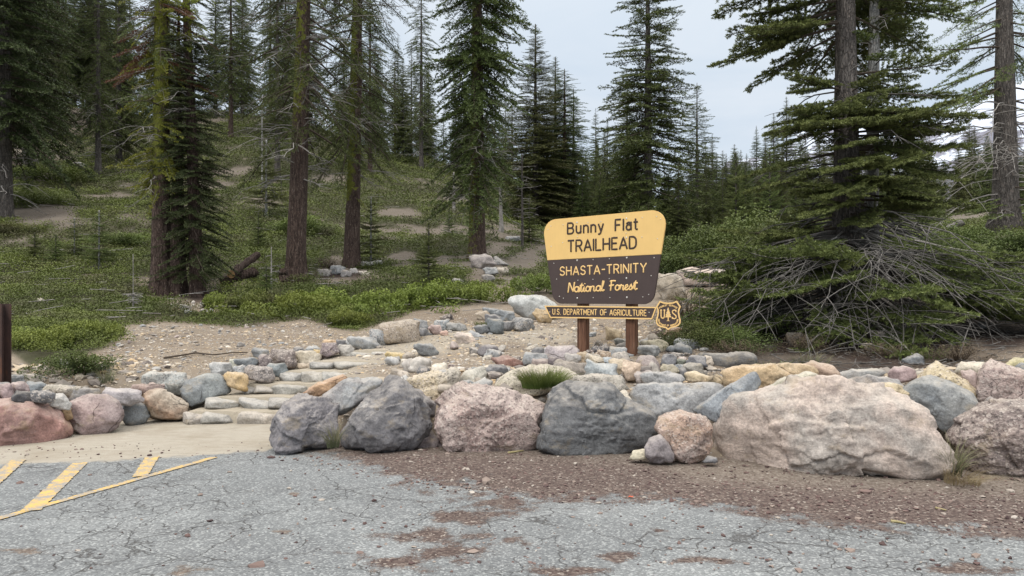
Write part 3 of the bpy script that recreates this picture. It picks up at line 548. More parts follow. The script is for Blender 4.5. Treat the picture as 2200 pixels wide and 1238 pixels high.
# ---- smaller wall stones: box in the photo, depth, label, colour
S = [
 (-25,822,22,846,8.75,'flat grey stone behind the rusty post',GREY),(0,824,28,862,8.35,'pink purple triangular stone on the brick red boulder',(.27,.19,.19)),
 (23,821,62,852,8.5,'rounded dusky pink stone behind the purple triangular one',(.30,.23,.225)),(60,821,104,847,8.9,'smooth blue grey stone behind the little leafy bush end',BLUE),
 (26,841,75,868,8.25,'charcoal stone on top of the brick red boulder',DARK),(67,839,116,866,8.3,'mid grey stone between the charcoal stone and the white one',GREY),
 (96,829,178,855,8.85,'flat buff stone at the foot of the leafy bush',(.38,.34,.27)),(142,832,220,864,8.95,'arched grey brown slab on the mauve boulder',(.235,.225,.22)),
 (106,847,150,878,8.5,'whitish angular stone beside the mauve boulder',(.40,.39,.37)),(131,874,154,904,8.55,'small ochre stone wedged between red and mauve boulders',(.34,.23,.12)),
 (220,836,306,869,9.15,'pale lilac slab on the mauve boulder end',(.36,.33,.34)),(282,824,353,846,9.8,'pink flat slab under the pale stone by the steps',(.37,.27,.235)),
 (306,800,404,834,10.0,'pale flat slab overhanging the wall left of the steps',(.40,.41,.39)),(354,824,389,852,10.0,'olive grey stone filling a gap left of the blue grey slab',(.21,.21,.19)),
 (0,806,50,828,9.3,'bluish flat stone near the rusty post base',LGREY),(40,804,92,826,9.6,'buff grey flat stone behind the bush roots',(.33,.30,.26)),(262,868,278,884,9.5,'tiny teal grey stone above the oval boulder',BLUE),
 (486,801,533,837,10.05,'round ochre stone dotted black beside the steps',OCH),(452,779,503,804,10.6,'white flat slab above the blue grey boulder',(.44,.44,.43)),(502,785,537,811,10.35,'grey oval stone above the round ochre one',LGREY),
 (494,772,515,792,10.7,'pale yellow green stone near the fallen stick',(.40,.40,.32)),(508,768,556,789,10.55,'flat blue grey slab with dark underside above the steps',BLUE),(544,749,578,769,11.0,'light blue grey stone topping the left row',LGREY),
 (552,763,584,793,10.7,'brown purple stone under the blue slab',(.21,.175,.17)),(579,751,634,797,10.9,'pear shaped brown stone in the step row',(.215,.175,.16)),(531,788,590,822,10.3,'rounded brown grey stone at the third step',(.24,.215,.205)),
 (576,781,616,809,10.6,'banded blue grey stone below the pear shaped one',(.19,.22,.23)),(626,746,660,766,11.5,'grey stone behind the cream one',GREY),(635,753,692,784,11.2,'cream stone with flat top above the steps',CREAM),(655,744,690,760,11.7,'faded blue grey stone behind the cream one',LGREY),
 (676,752,694,768,11.3,'small amber stone next to the round mauve one',(.40,.28,.10)),(640,782,676,792,11.0,'thin tan stone under the cream one',TAN),(687,738,731,771,11.6,'round mauve brown stone at the sixth step',(.235,.19,.195)),(727,741,760,766,11.8,'round buff stone right of the mauve one',(.36,.34,.31)),
 (694,731,726,744,12.2,'flat orange stone behind the mauve one',(.44,.30,.17)),(724,731,745,744,12.2,'small brown grey stone behind the buff one',GREY),(744,731,758,746,12.3,'tiny light grey stone behind the buff one',LGREY),
 (752,726,811,752,12.1,'long grey block at the bend of the steps',LGREY),(794,707,830,745,12.6,'upright grey slab behind the long block',LGREY),(820,690,902,739,12.9,'large layered brown slab at the top of the steps',(.33,.265,.195)),
 (892,687,918,710,13.6,'grey cube like stone above the layered slab',(.20,.205,.21)),(896,705,926,723,13.3,'dark grey stone right of the layered slab',(.15,.15,.155)),(922,699,949,720,13.5,'pinkish stone in the upper path row',(.33,.25,.23)),
 (935,688,967,711,13.9,'pale blue slab leaning in the path row',(.30,.33,.345)),(946,710,962,722,13.2,'small salmon stone beside the path',(.42,.29,.24)),(962,694,1000,712,14.0,'low grey brown stone in the path row',(.24,.24,.23)),(980,715,1019,738,13.1,'cream pink stone on the path edge',(.48,.40,.34)),
 (1010,712,1040,726,13.5,'pale grey flat stone on the path edge',(.33,.34,.35)),(1020,698,1054,718,13.8,'dark blue grey stone in the path row',(.145,.155,.165)),(1048,686,1083,719,13.9,'round blue grey stone in the path row',(.17,.19,.20)),
 (1080,690,1106,713,14.1,'squat grey stone right of the round one',(.17,.17,.175)),(1103,683,1147,712,14.3,'broad grey stone near the big pale slab',(.22,.225,.23)),(1024,668,1053,689,14.8,'tan stone on top of the path row',TAN),(1038,662,1070,678,15.2,'blue grey stone behind the tan one',BLUE),
 (1068,667,1104,690,14.9,'slate stone at the head of the path row',(.19,.21,.225)),(1042,677,1076,699,14.4,'charcoal grey stone between the tan and round ones',(.17,.17,.18)),(1100,634,1200,688,16.0,'big pale grey slab behind the sign',(.36,.37,.36)),
 (1148,664,1184,694,14.8,'ochre stone at the end of the agency board',OCH),(890,739,940,767,11.6,'grey pyramid stone on the dirt',(.20,.21,.215)),(833,758,870,777,11.0,'bright yellow stone beside the steps',(.52,.38,.14)),(1025,741,1070,768,11.0,'dark pyramid stone on the dirt slope',(.15,.14,.145)),
 (1063,764,1127,790,9.7,'rust red stone on the dirt above the wall',(.29,.17,.14)),(1122,757,1178,785,9.7,'grey rounded stone left of the sign posts',LGREY),(1170,744,1242,790,9.95,'lilac grey stone by the left sign post',(.31,.27,.275)),(1178,766,1207,794,9.3,'dark maroon stone left of the left post',(.14,.115,.12)),
 (1190,777,1276,807,9.05,'long brown tan stone in front of the left post',(.27,.23,.19)),(1215,761,1248,782,9.6,'pinkish grey stone touching the left post',(.32,.30,.28)),(1245,755,1276,780,9.75,'amber stone right of the left post',(.43,.32,.19)),(1258,761,1292,784,9.6,'tan stone between the posts',(.34,.30,.24)),
 (1281,754,1312,774,9.9,'warm brown stone between the posts',(.33,.25,.18)),(1274,745,1318,763,10.3,'low charcoal slab between the posts',DARK),(1311,747,1347,770,10.2,'light grey stone left of the right post',LGREY),(1278,731,1303,754,10.9,'black rounded stone behind the posts',(.06,.055,.06)),
 (1320,760,1346,775,9.9,'small orange stone left of the right post',ORNG),(1270,766,1300,792,9.3,'buff stone below the tan one',(.40,.34,.25)),(1296,768,1322,790,9.4,'small sky blue stone between the posts',(.30,.34,.37)),(1258,780,1326,812,8.85,'pale blue pyramid stone above the charcoal boulder',(.33,.36,.37)),
 (1313,771,1360,806,9.1,'two toned tan stone in front of the right post',(.37,.31,.23)),(1336,775,1377,818,8.85,'salmon tan stone below the right post',(.40,.31,.235)),(1368,763,1418,803,9.3,'mauve brown stone right of the right post',(.27,.22,.21)),(1372,742,1414,766,10.1,'grey stone behind the right post',(.22,.225,.225)),
 (1383,729,1436,756,10.6,'flat yellow stone beyond the right post',(.45,.40,.28)),(1420,761,1454,790,9.3,'slate pyramid stone at the edge of the dark shrubs',(.17,.17,.18)),(1447,772,1475,791,9.4,'olive grey stone below the dark shrubs',(.17,.18,.15)),(1472,765,1516,795,9.2,'charcoal stone at the foot of the dark shrubs',(.15,.15,.165)),
 (1472,781,1513,810,8.9,'grey tan rounded stone below the charcoal one',(.30,.28,.245)),(1420,784,1457,804,8.9,'buff olive stone near the fresh grass',(.36,.32,.23)),(1440,783,1476,800,9.0,'small blue grey stone near the fresh grass',BLUE),(1475,799,1532,825,8.5,'flat orange and white stone near the ochre boulder',(.47,.38,.25)),
 (1520,805,1556,829,8.35,'ochre stone at the end of the long ochre boulder',(.40,.31,.19)),(1366,797,1406,827,8.7,'pinkish grey stone behind the wide grey boulder',(.33,.28,.26)),(1378,801,1472,830,8.5,'flat light grey stone above the wide grey boulder',(.29,.29,.29)),(1508,757,1626,803,9.4,'dark cracked slab under the fir branches',(.14,.135,.13)),
 (1302,706,1336,731,11.8,'tan block stone behind the sign posts',(.44,.35,.23)),(1427,704,1464,728,11.6,'brown stone below the shield badge',(.30,.20,.13)),(1322,728,1350,742,11.0,'flat grey green stone behind the right post',(.27,.27,.24)),(1345,735,1375,748,10.9,'small yellow slab behind the right post',(.42,.36,.24)),
 (1740,700,1835,736,12.6,'large brown grey slab lying under the big fir',(.12,.11,.095)),(1690,715,1730,745,12.3,'brown stone left of the slab under the fir',(.12,.10,.085)),(1836,722,1862,742,12.0,'tan stone beneath the fir twigs',(.20,.17,.13)),(1850,738,1880,760,11.5,'small tan stone lying in the litter',(.22,.18,.135)),  # stones under the fir: the tree's shade is put into these darker tints
 (1870,712,1925,750,12.2,'grey brown stone at the right under the fir',(.11,.10,.095)),(1940,760,1985,795,9.3,'slate stone half under drooping twigs',(.17,.18,.19)),(2100,690,2120,707,11.8,'small round grey stone in the right litter',LGREY),  # the first tint here is also darkened for shade under the fir
 (1410,588,1470,645,17.0,'large buff boulder right of the sign panel',(.43,.37,.29)),(1462,577,1560,618,18.5,'wide pink buff boulder beyond the dry shrub',(.42,.34,.29)),(1500,568,1550,592,19.5,'rosy flat boulder behind the wide one',(.40,.30,.27)),(1540,566,1566,586,19.0,'small pale grey boulder between the rosy and white ones',LGREY),(1562,553,1625,590,19.5,'whitish boulder at the fir branch tips',(.52,.49,.45)),
 (1452,480,1508,512,33.0,'mauve boulder in front of the young firs',(.30,.235,.22)),(1455,500,1480,520,30.0,'rounded brown boulder below the mauve one',(.27,.22,.19)),(1424,508,1450,532,28.0,'brown boulder at the edge of the sign panel',(.29,.235,.21)),
 (1012,546,1063,579,24.5,'pinkish grey boulder at the foot of the great fir',(.27,.24,.23)),(1059,551,1090,571,25.0,'grey boulder right of the fir foot',(.26,.255,.25)),(1068,575,1092,592,22.5,'light tan stone below the fir foot',(.36,.32,.27)),(1036,590,1062,604,21.5,'dark stone below the fir foot',(.19,.18,.17)),(1040,575,1068,592,23.0,'grey stone pile rock below the fir foot',LGREY),(1088,508,1118,519,36.0,'lone blue grey boulder in the green mat',(.24,.25,.26)),(974,600,996,614,20.0,'pale flat stone by the dense young fir',(.33,.32,.30)),
 (683,579,712,594,21.5,'buff grey stone left of the lichened trunk',(.30,.28,.26)),(712,571,742,590,22.3,'grey stones pile rock behind the lichened trunk',LGREY),(733,580,756,596,21.8,'smooth grey stone at the lichened trunk foot',(.30,.28,.275)),(752,577,768,588,22.5,'small pale stone touching the lichened trunk',(.37,.34,.32)),(772,583,794,592,22.,'low tan stone right of the lichened trunk',(.34,.30,.26)),
 (80,641,96,656,17.5,'lone pale round stone in the green mat',(.42,.37,.30)),(155,350,182,364,43.,'lone grey stone on the upper bare slope',(.26,.26,.26)),
]
for i, (a, b_, c, d_, dep, lab, col) in enumerate(S):
    r = np.random.default_rng(900+i)
    big = (c-a)*(d_-b_) > 1500
    add_rock(blob(a-1, b_-1, c+1, d_+1, 300+i, r.integers(5, 9)), dep, lab, col, tuple(np.clip(np.array(col)*r.uniform(.75, 1.35)+r.uniform(-.015, .02), .02, .7)), .95, ['plain', 'plain', 'layered', 'speckled'][r.integers(4)], 400+i*3, r.choice([8, 14, 20, 26]), 4, 9, .040, 0., 'stone', 'stone')
# ---- steps: riser blocks and sandy treads
ST = [ # depth of riser, z below, z top, blocks [(u0,u1,colour,label)]
 (9.52, -.03, .145, [(400,436,(.27,.24,.22),'first step kerb block at its left end'),(434,515,(.20,.205,.205),'first step grey middle block'),(512,604,(.31,.275,.24),'first step tan right block')]),
 (9.86, .12, .285, [(446,524,(.24,.25,.25),'second step left block with pale chip'),(521,588,(.25,.26,.265),'second step blue grey middle block'),(584,640,(.20,.205,.21),'second step block running under the purple grey boulder')]),
 (10.25, .26, .415, [(527,553,(.24,.24,.24),'third step small left block'),(549,592,(.21,.20,.19),'third step low brown block'),(588,668,(.21,.215,.20),'third step long right block')]),
 (10.62, .39, .545, [(606,655,(.22,.23,.24),'fourth step left grey block'),(652,700,(.31,.30,.27),'fourth step streaked buff block'),(697,752,(.25,.26,.26),'fourth step right block by the rusty slab')]),
 (11.05, .52, .655, [(672,722,(.19,.20,.21),'fifth step blue grey left block'),(718,808,(.25,.25,.235),'fifth step sandy worn block')]),
 (11.75, .63, .765, [(757,808,(.19,.20,.20),'sixth step dark left block'),(804,850,(.27,.28,.275),'sixth step grey block with flat top'),(846,880,(.30,.30,.29),'sixth step small right block')]),
 (12.7, .74, .865, [(843,897,(.24,.26,.265),'seventh step blue grey block'),(893,930,(.30,.31,.31),'seventh step pale block'),(926,975,(.26,.29,.30),'seventh step low bluish block')]),
]
def sand_material():
    m, nt, b = material('trodden_sand'); p = pos(nt); n = noise(nt, p, 5, 5, .65); f = noise(nt, p, 70, 3, .7)
    c = mixc(nt, n, (.27, .235, .18), (.43, .385, .31)); c = mixc(nt, ramp(nt, f, [(.58, 0.), (.68, .55)]), c, (.22, .19, .16)); setc(nt, b, c, .95, math_n(nt, 'ADD', f, n), .6, .02); return m
M_SAND = sand_material()
for k, (d, z0, z1, bl) in enumerate(ST):
    for j, (ua, ub, col, lab) in enumerate(bl):
        col = tuple(.55*q+.45*w for q, w in zip(col, (.31, .285, .245)))
        r = np.random.default_rng(50+k*5+j); vt = H0+(CZ-z1)/d*F; vb = H0+(CZ-z0)/d*F
        jt = r.uniform(-1.2, 1.2, 6)
        px = [(ua-8, vb+1), (ua-7, vt+1.5+jt[0]), (ua-3, vt-.5+jt[1]*.6), ((ua+ub)/2+jt[2]*6, vt-1+jt[3]*.6), (ub+3, vt-.5+jt[5]*.6), (ub+7, vt+1.5+jt[4]), (ub+8, vb+1)]
        add_rock(px, d-.06+r.uniform(-.03, .03), lab, col, tuple(min(1, q*1.35) for q in col), max(.5, .42/((math.sqrt((ub-ua)*(vb-vt)))/F*d)), 'plain', 700+k*9+j, 40, 5 if k < 4 else 4, 10, .022, 0., 'step_block', 'step block', 'stone blocks edging the steps', 0., True)
    if k+1 < len(ST): dn = ST[k+1][0]; ur = ST[k+1][3]
    else: dn = 13.6; ur = [(900, 960), (980, 1060)]
    # tread: a sandy slab from behind this riser to the next one
    a0, a1 = bl[0][0]+2, bl[-1][1]+6; b0, b1 = ur[0][0]-4, ur[-1][1]+10
    d0 = d+.03; d1 = dn+.12; nu, nd = 40, 14
    s, t = np.meshgrid(np.linspace(0, 1, nu), np.linspace(0, 1, nd)); s = s.ravel(); t = t.ravel()
    la = a0+(min(b0, a0+999)-a0)*t; lb = a1+(b1-a1)*t; uu = la+(lb-la)*s; yy = d0+(d1-d0)*t
    zz = z1-.004+.010*t + .012*fbm(np.stack([uu/30., yy*4, 0*uu], 1), 60+k, 3)
    top = np.stack([(uu-U0)/F*yy, yy, zz], 1); bot = top.copy(); bot[:, 2] = z0-.3
    n = nu; ii = np.arange((nd-1)*n).reshape(nd-1, n)[:, :-1].ravel(); q = np.stack([ii, ii+1, ii+n+1, ii+n], 1)
    m = nu*nd; e = [np.arange(nu-1), ]; fr = np.arange(nu-1); rt = np.arange(nd-1)*n+n-1; lf = np.arange(nd-1)*n; bk = (nd-1)*n+np.arange(nu-1)
    sides = np.concatenate([np.stack([fr, fr+m, fr+1+m, fr+1], 1), np.stack([rt, rt+m, rt+n+m, rt+n], 1), np.stack([lf, lf+n, lf+n+m, lf+m], 1), np.stack([bk, bk+1, bk+1+m, bk+m], 1)])
    o = link('path', mesh('path', np.vstack([top, bot]), [np.concatenate([q, q[:, ::-1]+m, sides])], True), M_SAND); tag(o, 'sandy tread of the stone steps', kind='structure')
# ---- scattered cobbles on the dirt bank and path (things of one kind), and fine gravel (stuff)
r = np.random.default_rng(5); protos = []
for j in range(10):
    V, T, c = rock_mesh(blob(-1, -.7, 1, .7, 40+j, 6)*.05, .075, 60+j, 18, 3, 8, .05); protos.append(mesh('cobble', V, [T], True))
    protos[-1].materials.append(ROCKM[['plain', 'speckled'][j % 2]])
pal = [GREY, LGREY, TAN, CREAM, OCH, BROWN, PINK, BLUE, PALE, (.36,.32,.27), (.30,.27,.24), (.42,.38,.33)]
def cobble(u, d, s, lab, grp):
    p = ground_at(u, d); o = bpy.data.objects.new('cobble', protos[r.integers(10)]); COL.objects.link(o)
    o.location = (p[0], p[1], p[2]+.012*s); o.rotation_euler = (r.normal()*.2, r.normal()*.2, r.uniform(0, 6.3)); o.scale = (s*r.uniform(.8, 1.3), s, s*r.uniform(.7, 1.1))
    c = np.array(pal[r.integers(len(pal))])*r.uniform(.8, 1.15); c = c.mean()+(c-c.mean())*.6; o.color = (*c, 1); o['second_colour'] = [float(q) for q in np.clip(c*1.25, 0, .8)]
    tag(o, lab, 'cobble', grp)
n = 0
while n < 60:
    u = r.uniform(240, 830); d = r.uniform(11.2, 16.5); p = ground_at(u, d); _, v = uv(p[0], p[1], p[2])
    if v < 697 + (18 if u > 700 else 0) or v > 795-(u-300)*.12: continue
    cobble(u, d, r.choice([.5, .7, .9, 1.2, 1.7], p=[.25, .3, .25, .14, .06]), 'small stone strewn on the dirt bank above the steps', 'stones on the dirt bank'); n += 1
n = 0
while n < 66:
    u = r.uniform(860, 1480); d = r.uniform(9.0, 15.5); p = ground_at(u, d); _, v = uv(p[0], p[1], p[2])
    if v < 682 or (u < 950 and v < 730): continue
    cobble(u, d, r.choice([.6, .8, 1.1, 1.5, 2.1], p=[.25, .3, .25, .14, .06]), 'small stone strewn on the slope around the sign posts', 'stones around the sign posts'); n += 1
n = 0
while n < 60:
    u = r.uniform(-60, 2250)
    if 395 < u < 660: continue
    d = np.interp(u, [-80, 250, 400, 640, 1150, 1500, 1800, 2280], [8.9, 9.8, 10.0, 8.5, 8.5, 8.2, 7.8, 7.6])+r.uniform(-.1, .9)
    cobble(u, d, r.choice([.9, 1.3, 1.8, 2.3]), 'fist sized stone packed between the larger wall stones', 'filler stones of the wall'); n += 1
n = 0
while n < 74:
    u = r.uniform(830, 1520); d = r.uniform(8.7, 11.2); p = ground_at(u, d); _, v = uv(*p)
    if v < 735 or (u < 960 and v < 770): continue
    cobble(u, d, r.choice([1.4, 1.9, 2.5, 3.2], p=[.35, .35, .2, .1]), 'angular stone in the jumble between the wall and the sign posts', 'jumbled stones below the sign'); n += 1
n = 0
while n < 36:
    u = r.uniform(0, 1); t = r.uniform(0, 1); uu = 375+170*t+r.normal()*18; dd = np.interp(t, [0, 1], [16.3, 19.0])+r.normal()*.35
    cobble(uu, dd, r.choice([.8, 1.2, 1.7, 2.2]), 'stone of the rubble path winding up to the log', 'stones of the rubble path'); n += 1
def scatter_gravel(name, n, fn, label, size, m):
    r = np.random.default_rng(n); S, T = ico(1); mb = MB(); Vs = []; Ts = []
    pts = fn(r, n); k = 0
    for p in pts:
        s = size*r.lognormal(0, .45); V = S*(s*np.array([r.uniform(.7, 1.4), r.uniform(.7, 1.4), r.uniform(.4, .8)]))*(1+.25*r.normal(size=(len(S), 1)))
        Vs.append(V+p); Ts.append(T+k); k += len(S)
    tint = np.repeat(r.uniform(0, 1, len(pts)), len(S))
    o = link(name, mesh(name, np.concatenate(Vs), [np.concatenate(Ts)], False, None, {'tint': tint}), m); tag(o, label, kind='stuff'); return o
def gravel_material(name, stops):
    m, nt, b = material(name); setc(nt, b, ramp(nt, attr(nt, 'tint'), stops), .9); return m
GM1 = gravel_material('mixed_gravel', [(0, (.14, .12, .11)), (.3, (.30, .27, .24)), (.55, (.42, .37, .30)), (.75, (.48, .36, .22)), (.9, (.58, .54, .48)), (1., (.22, .23, .24))])
def g_bank(r, n):
    out = []
    while len(out) < n:
        u = r.uniform(150, 1500); d = r.uniform(9, 16); p = ground_at(u, d); _, v = uv(*p)
        if v < 690 or v > 805 or p[2] < .3 or cover_mask(*[np.array([q]) for q in p])[0][0] > -.1: continue
        out.append(p)
    return out
scatter_gravel('gravel', 6500, g_bank, 'loose tan and grey gravel on the dirt slope', .015, GM1)
GM2 = gravel_material('lot_gravel', [(0, (.06, .04, .04)), (.45, (.15, .10, .09)), (.86, (.26, .21, .18)), (.96, (.36, .32, .28)), (1., (.50, .46, .41))])
def g_wall(r, n):
    out = []
    while len(out) < n:
        u = r.uniform(-80, 2280)
        if 400 < u < 640: continue
        d = np.interp(u, [-80, 250, 400, 640, 1150, 1500, 1800, 2280], [8.9, 9.9, 10.1, 8.6, 8.6, 8.3, 7.9, 7.7])+r.uniform(-.35, 1.1); p = ground_at(u, d)
        if p[2] > .2: out.append(p)
    return out
scatter_gravel('rubble', 2600, g_wall, 'small rubble filling the gaps behind the wall boulders', .030, GM1)
def g_lot(r, n):
    out = []
    while len(out) < n:
        u = r.uniform(0, 2300); v = r.uniform(950, 1230)
        if u < 600 and r.random() > .55: continue
        w = np.interp(u, [600, 850, 1100, 1700, 2300], [985, 1040, 1075, 1110, 1160])
        if r.random() > (1.0 if v < w else (.12 if u > 600 else .05)): continue
        d = CZ*F/(v-H0); out.append(np.array([(u-U0)/F*d, d, .004]))
    return out
scatter_gravel('gravel', 3000, g_lot, 'red brown grit and pale pebbles washed over the asphalt', .0085, GM2)
# ------------------------------------------------------------------ trailhead sign
def arc(cx, cy, rx, ry, a0, a1, n=9):
    a = np.radians(np.linspace(a0, a1, n)); return [(cx+rx*math.cos(t), cy+ry*math.sin(t)) for t in a]
G = { # stroke letters: width, strokes (cap height 1, x height .7)
 'A': (.74, [[(0,0),(.37,1),(.74,0)],[(.12,.32),(.62,.32)]]), 'B': (.62, [[(0,0),(0,1),(.34,1)]+arc(.34,.76,.24,.24,90,-90)+[(0,.52)],[(.34,.52)]+arc(.36,.26,.26,.26,90,-90)+[(0,0)]]),
 'C': (.64, [arc(.34,.66,.34,.34,20,180)+arc(.34,.34,.34,.34,180,340)]), 'D': (.64, [[(0,0),(0,1),(.28,1)]+arc(.28,.64,.36,.36,90,0)+arc(.28,.36,.36,.36,0,-90)+[(0,0)]]),
 'E': (.54, [[(.54,1),(0,1),(0,0),(.54,0)],[(0,.52),(.46,.52)]]), 'F': (.54, [[(.54,1),(0,1),(0,0)],[(0,.52),(.46,.52)]]),
 'G': (.68, [arc(.34,.66,.34,.34,25,180)+arc(.34,.34,.34,.34,180,360)+[(.68,.47),(.40,.47)]]), 'H': (.64, [[(0,0),(0,1)],[(.64,0),(.64,1)],[(0,.52),(.64,.52)]]), 'I': (.0, [[(0,0),(0,1)]]),
 'L': (.52, [[(0,1),(0,0),(.52,0)]]), 'M': (.80, [[(0,0),(0,1),(.40,.25),(.80,1),(.80,0)]]), 'N': (.66, [[(0,0),(0,1),(.66,0),(.66,1)]]),
 'O': (.70, [arc(.35,.65,.35,.35,0,180)+arc(.35,.35,.35,.35,180,360)+[(.70,.65)]]), 'P': (.58, [[(0,0),(0,1),(.32,1)]+arc(.32,.74,.26,.26,90,-90)+[(0,.48)]]),
 'R': (.62, [[(0,0),(0,1),(.34,1)]+arc(.34,.74,.26,.26,90,-90)+[(0,.48)],[(.30,.48),(.62,0)]]), 'S': (.60, [arc(.30,.75,.28,.25,20,270)+arc(.30,.25,.30,.25,90,-160)]),
 'T': (.62, [[(0,1),(.62,1)],[(.31,1),(.31,0)]]), 'U': (.64, [[(0,1),(0,.32)]+arc(.32,.32,.32,.32,180,360)+[(.64,1)]]), 'V': (.68, [[(0,1),(.34,0),(.68,1)]]), 'Y': (.70, [[(0,1),(.35,.48),(.70,1)],[(.35,.48),(.35,0)]]),
 '-': (.36, [[(0,.5),(.36,.5)]]), '.': (.02, [[(0,0),(.02,0)]]), ' ': (.36, []),
 'a': (.48, [arc(.24,.24,.24,.24,0,360,14),[(.48,.70),(.48,0)],[(.48,.24),(.46,.42)]+arc(.24,.46,.22,.22,10,150,6)]), 'e': (.50, [[(.02,.36),(.50,.36)]+arc(.25,.36,.25,.33,0,310,12)]), 'i': (.0, [[(0,0),(0,.68)],[(0,.93),(0,.95)]]),
 'l': (.0, [[(0,0),(0,1)]]), 'n': (.46, [[(0,0),(0,.70)],[(0,.44)]+arc(.23,.46,.23,.23,180,0,8)+[(.46,0)]]), 'o': (.50, [arc(.25,.34,.25,.34,0,360,16)]), 'r': (.30, [[(0,0),(0,.70)],[(0,.42)]+arc(.24,.42,.24,.26,180,70,6)]),
 's': (.42, [arc(.21,.52,.20,.17,20,270,9)+arc(.21,.18,.21,.17,90,-160,9)]), 't': (.38, [[(.16,.95),(.16,.16)]+arc(.30,.16,.14,.15,180,290,5),[(0,.68),(.36,.68)]]), 'u': (.46, [[(0,.70),(0,.24)]+arc(.23,.24,.23,.23,180,360,8)+[(.46,.70)],[(.46,.24),(.46,0)]]), 'y': (.48, [[(0,.70),(.25,.05)],[(.48,.70),(.20,-.14),(.08,-.22),(.0,-.20)]]),
}
# a rounded brush-script alphabet for the forest name (letters join along the line)
K = {
 'N': (.62, [[(0,0),(.03,.97),(.05,.97),(.52,.06),(.54,.06),(.58,1.0)]]), 'F': (.62, [[(.10,.93),(.30,.98),(.62,.95)],[(.24,.96),(.22,.02)],[(.06,.50),(.48,.54)]]),
 'a': (.52, [arc(.22,.27,.21,.26,30,390,14),[(.42,.52),(.40,.10),(.46,.0),(.60,.10)]]), 't': (.34, [[(-.05,.10),(.16,.88),(.13,.12),(.20,.0),(.38,.10)],[(.0,.62),(.34,.66)]]), 'i': (.22, [[(-.05,.10),(.08,.52),(.07,.08),(.12,.0),(.26,.10)],[(.10,.80),(.11,.82)]]),
 'o': (.46, [arc(.22,.27,.20,.26,90,450,14)+[(.32,.44),(.50,.48)]]), 'n': (.54, [[(0,0),(.03,.52)],[(.03,.36),(.18,.52),(.32,.50),(.34,.36),(.34,.10),(.40,.0),(.58,.10)]]), 'l': (.24, [[(-.05,.10),(.14,.62),(.17,.98),(.06,1.0),(.04,.30),(.08,.04),(.16,.0),(.28,.12)]]),
 'r': (.40, [[(-.02,.10),(.10,.56),(.16,.46),(.30,.46),(.27,.10),(.33,.0),(.44,.10)]]), 'e': (.42, [[(-.03,.14),(.20,.26),(.32,.40),(.24,.53),(.10,.46),(.05,.22),(.14,.02),(.28,.02),(.44,.14)]]), 's': (.38, [[(-.03,.10),(.18,.56),(.22,.40),(.30,.20),(.22,.02),(.06,.04)]]), ' ': (.40, []),
}
YAW = math.radians(33)
SD = 10.55; SO = pix(1303, 640, SD)                                # sign plane passes here
srt = np.array([math.cos(YAW), -math.sin(YAW), 0]); snm = np.array([-math.sin(YAW), -math.cos(YAW), 0])   # right along the face, normal to the viewer's side
def SP(u, v, off=0.):
    ray = np.array([(u-U0)/F, 1., -(v-H0)/F]); o = np.array([0, 0, CZ]); q = SO+snm*off
    t = ((q-o)@snm)/(ray@snm); w = o+ray*t-SO; return np.array([w@srt, w[2]])
gz = TZ1(SO[0], SO[1])
sign = empty('trailhead_sign', (SO[0], SO[1], gz), -YAW)           # local x along the face, local -y towards the viewer
tag(sign, 'yellow and brown wooden trailhead sign on two brown posts with a shield badge', 'sign')
def L3(p, off): return (p[0], -off, p[1]+SO[2]-gz)
def paint(name, col, rough=.55, var=.12):
    m, nt, b = material(name); p = pos(nt); n = noise(nt, p, 6, 5, .6); f = noise(nt, p, 90, 3, .6)
    w = noise(nt, vmap(nt, p, (9, 9, .8)), 3, 5, .65); n = math_n(nt, 'ADD', math_n(nt, 'MULTIPLY', n, .6), math_n(nt, 'MULTIPLY', w, .4))
    c = mixc(nt, n, tuple(q*(1-var) for q in col), tuple(min(1, q*(1+var)) for q in col)); setc(nt, b, c, rough, f, .12, .004); return m
M_YEL = paint('sign_yellow', (.74, .50, .195), .5, .13); M_BRN = paint('sign_brown', (.068, .050, .047), .5, .22); M_LETY = paint('lettering_yellow', (.80, .54, .23), .5, .04); M_LETB = paint('lettering_brown', (.055, .038, .032), .55, .05)
def post_material():
    m, nt, b = material('stained_post'); p = coord(nt); w = noise(nt, vmap(nt, p, (14, 14, .9)), 3., 6, .65); s = noise(nt, p, 2.2, 4)
    c = ramp(nt, w, [(.3, (.055, .028, .018)), (.5, (.125, .060, .036)), (.68, (.22, .125, .08))]); c = mixc(nt, ramp(nt, s, [(.5, 0.), (.75, .5)]), c, (.26, .17, .12)); setc(nt, b, c, .75, w, .5, .01); return m
M_POST = post_material()
m_, nt_, b_ = material('bolt_steel'); setc(nt_, b_, (.62, .60, .56), .35); b_.inputs['Metallic'].default_value = .6; M_BOLT = m_
def roundpoly(P, rads, n=9):
    P = np.asarray(P, float); out = []
    for i in range(len(P)):
        p = P[i]; a = P[i-1]-p; b = P[(i+1) % len(P)]-p; la = np.linalg.norm(a); lb = np.linalg.norm(b); a /= la; b /= lb; rr = rads[i]
        if rr <= 0: out.append(p); continue
        th = math.acos(np.clip(a@b, -1, 1)); t = rr/math.tan(th/2); c = p+(a+b)/np.linalg.norm(a+b)*rr/math.sin(th/2); s0 = p+a*t-c; s1 = p+b*t-c
        a0 = math.atan2(s0[1], s0[0]); a1 = math.atan2(s1[1], s1[0]); da = (a1-a0+math.pi) % (2*math.pi)-math.pi
        for k in range(n): an = a0+da*k/(n-1); out.append(c+rr*np.array([math.cos(an), math.sin(an)]))
    return np.array(out)
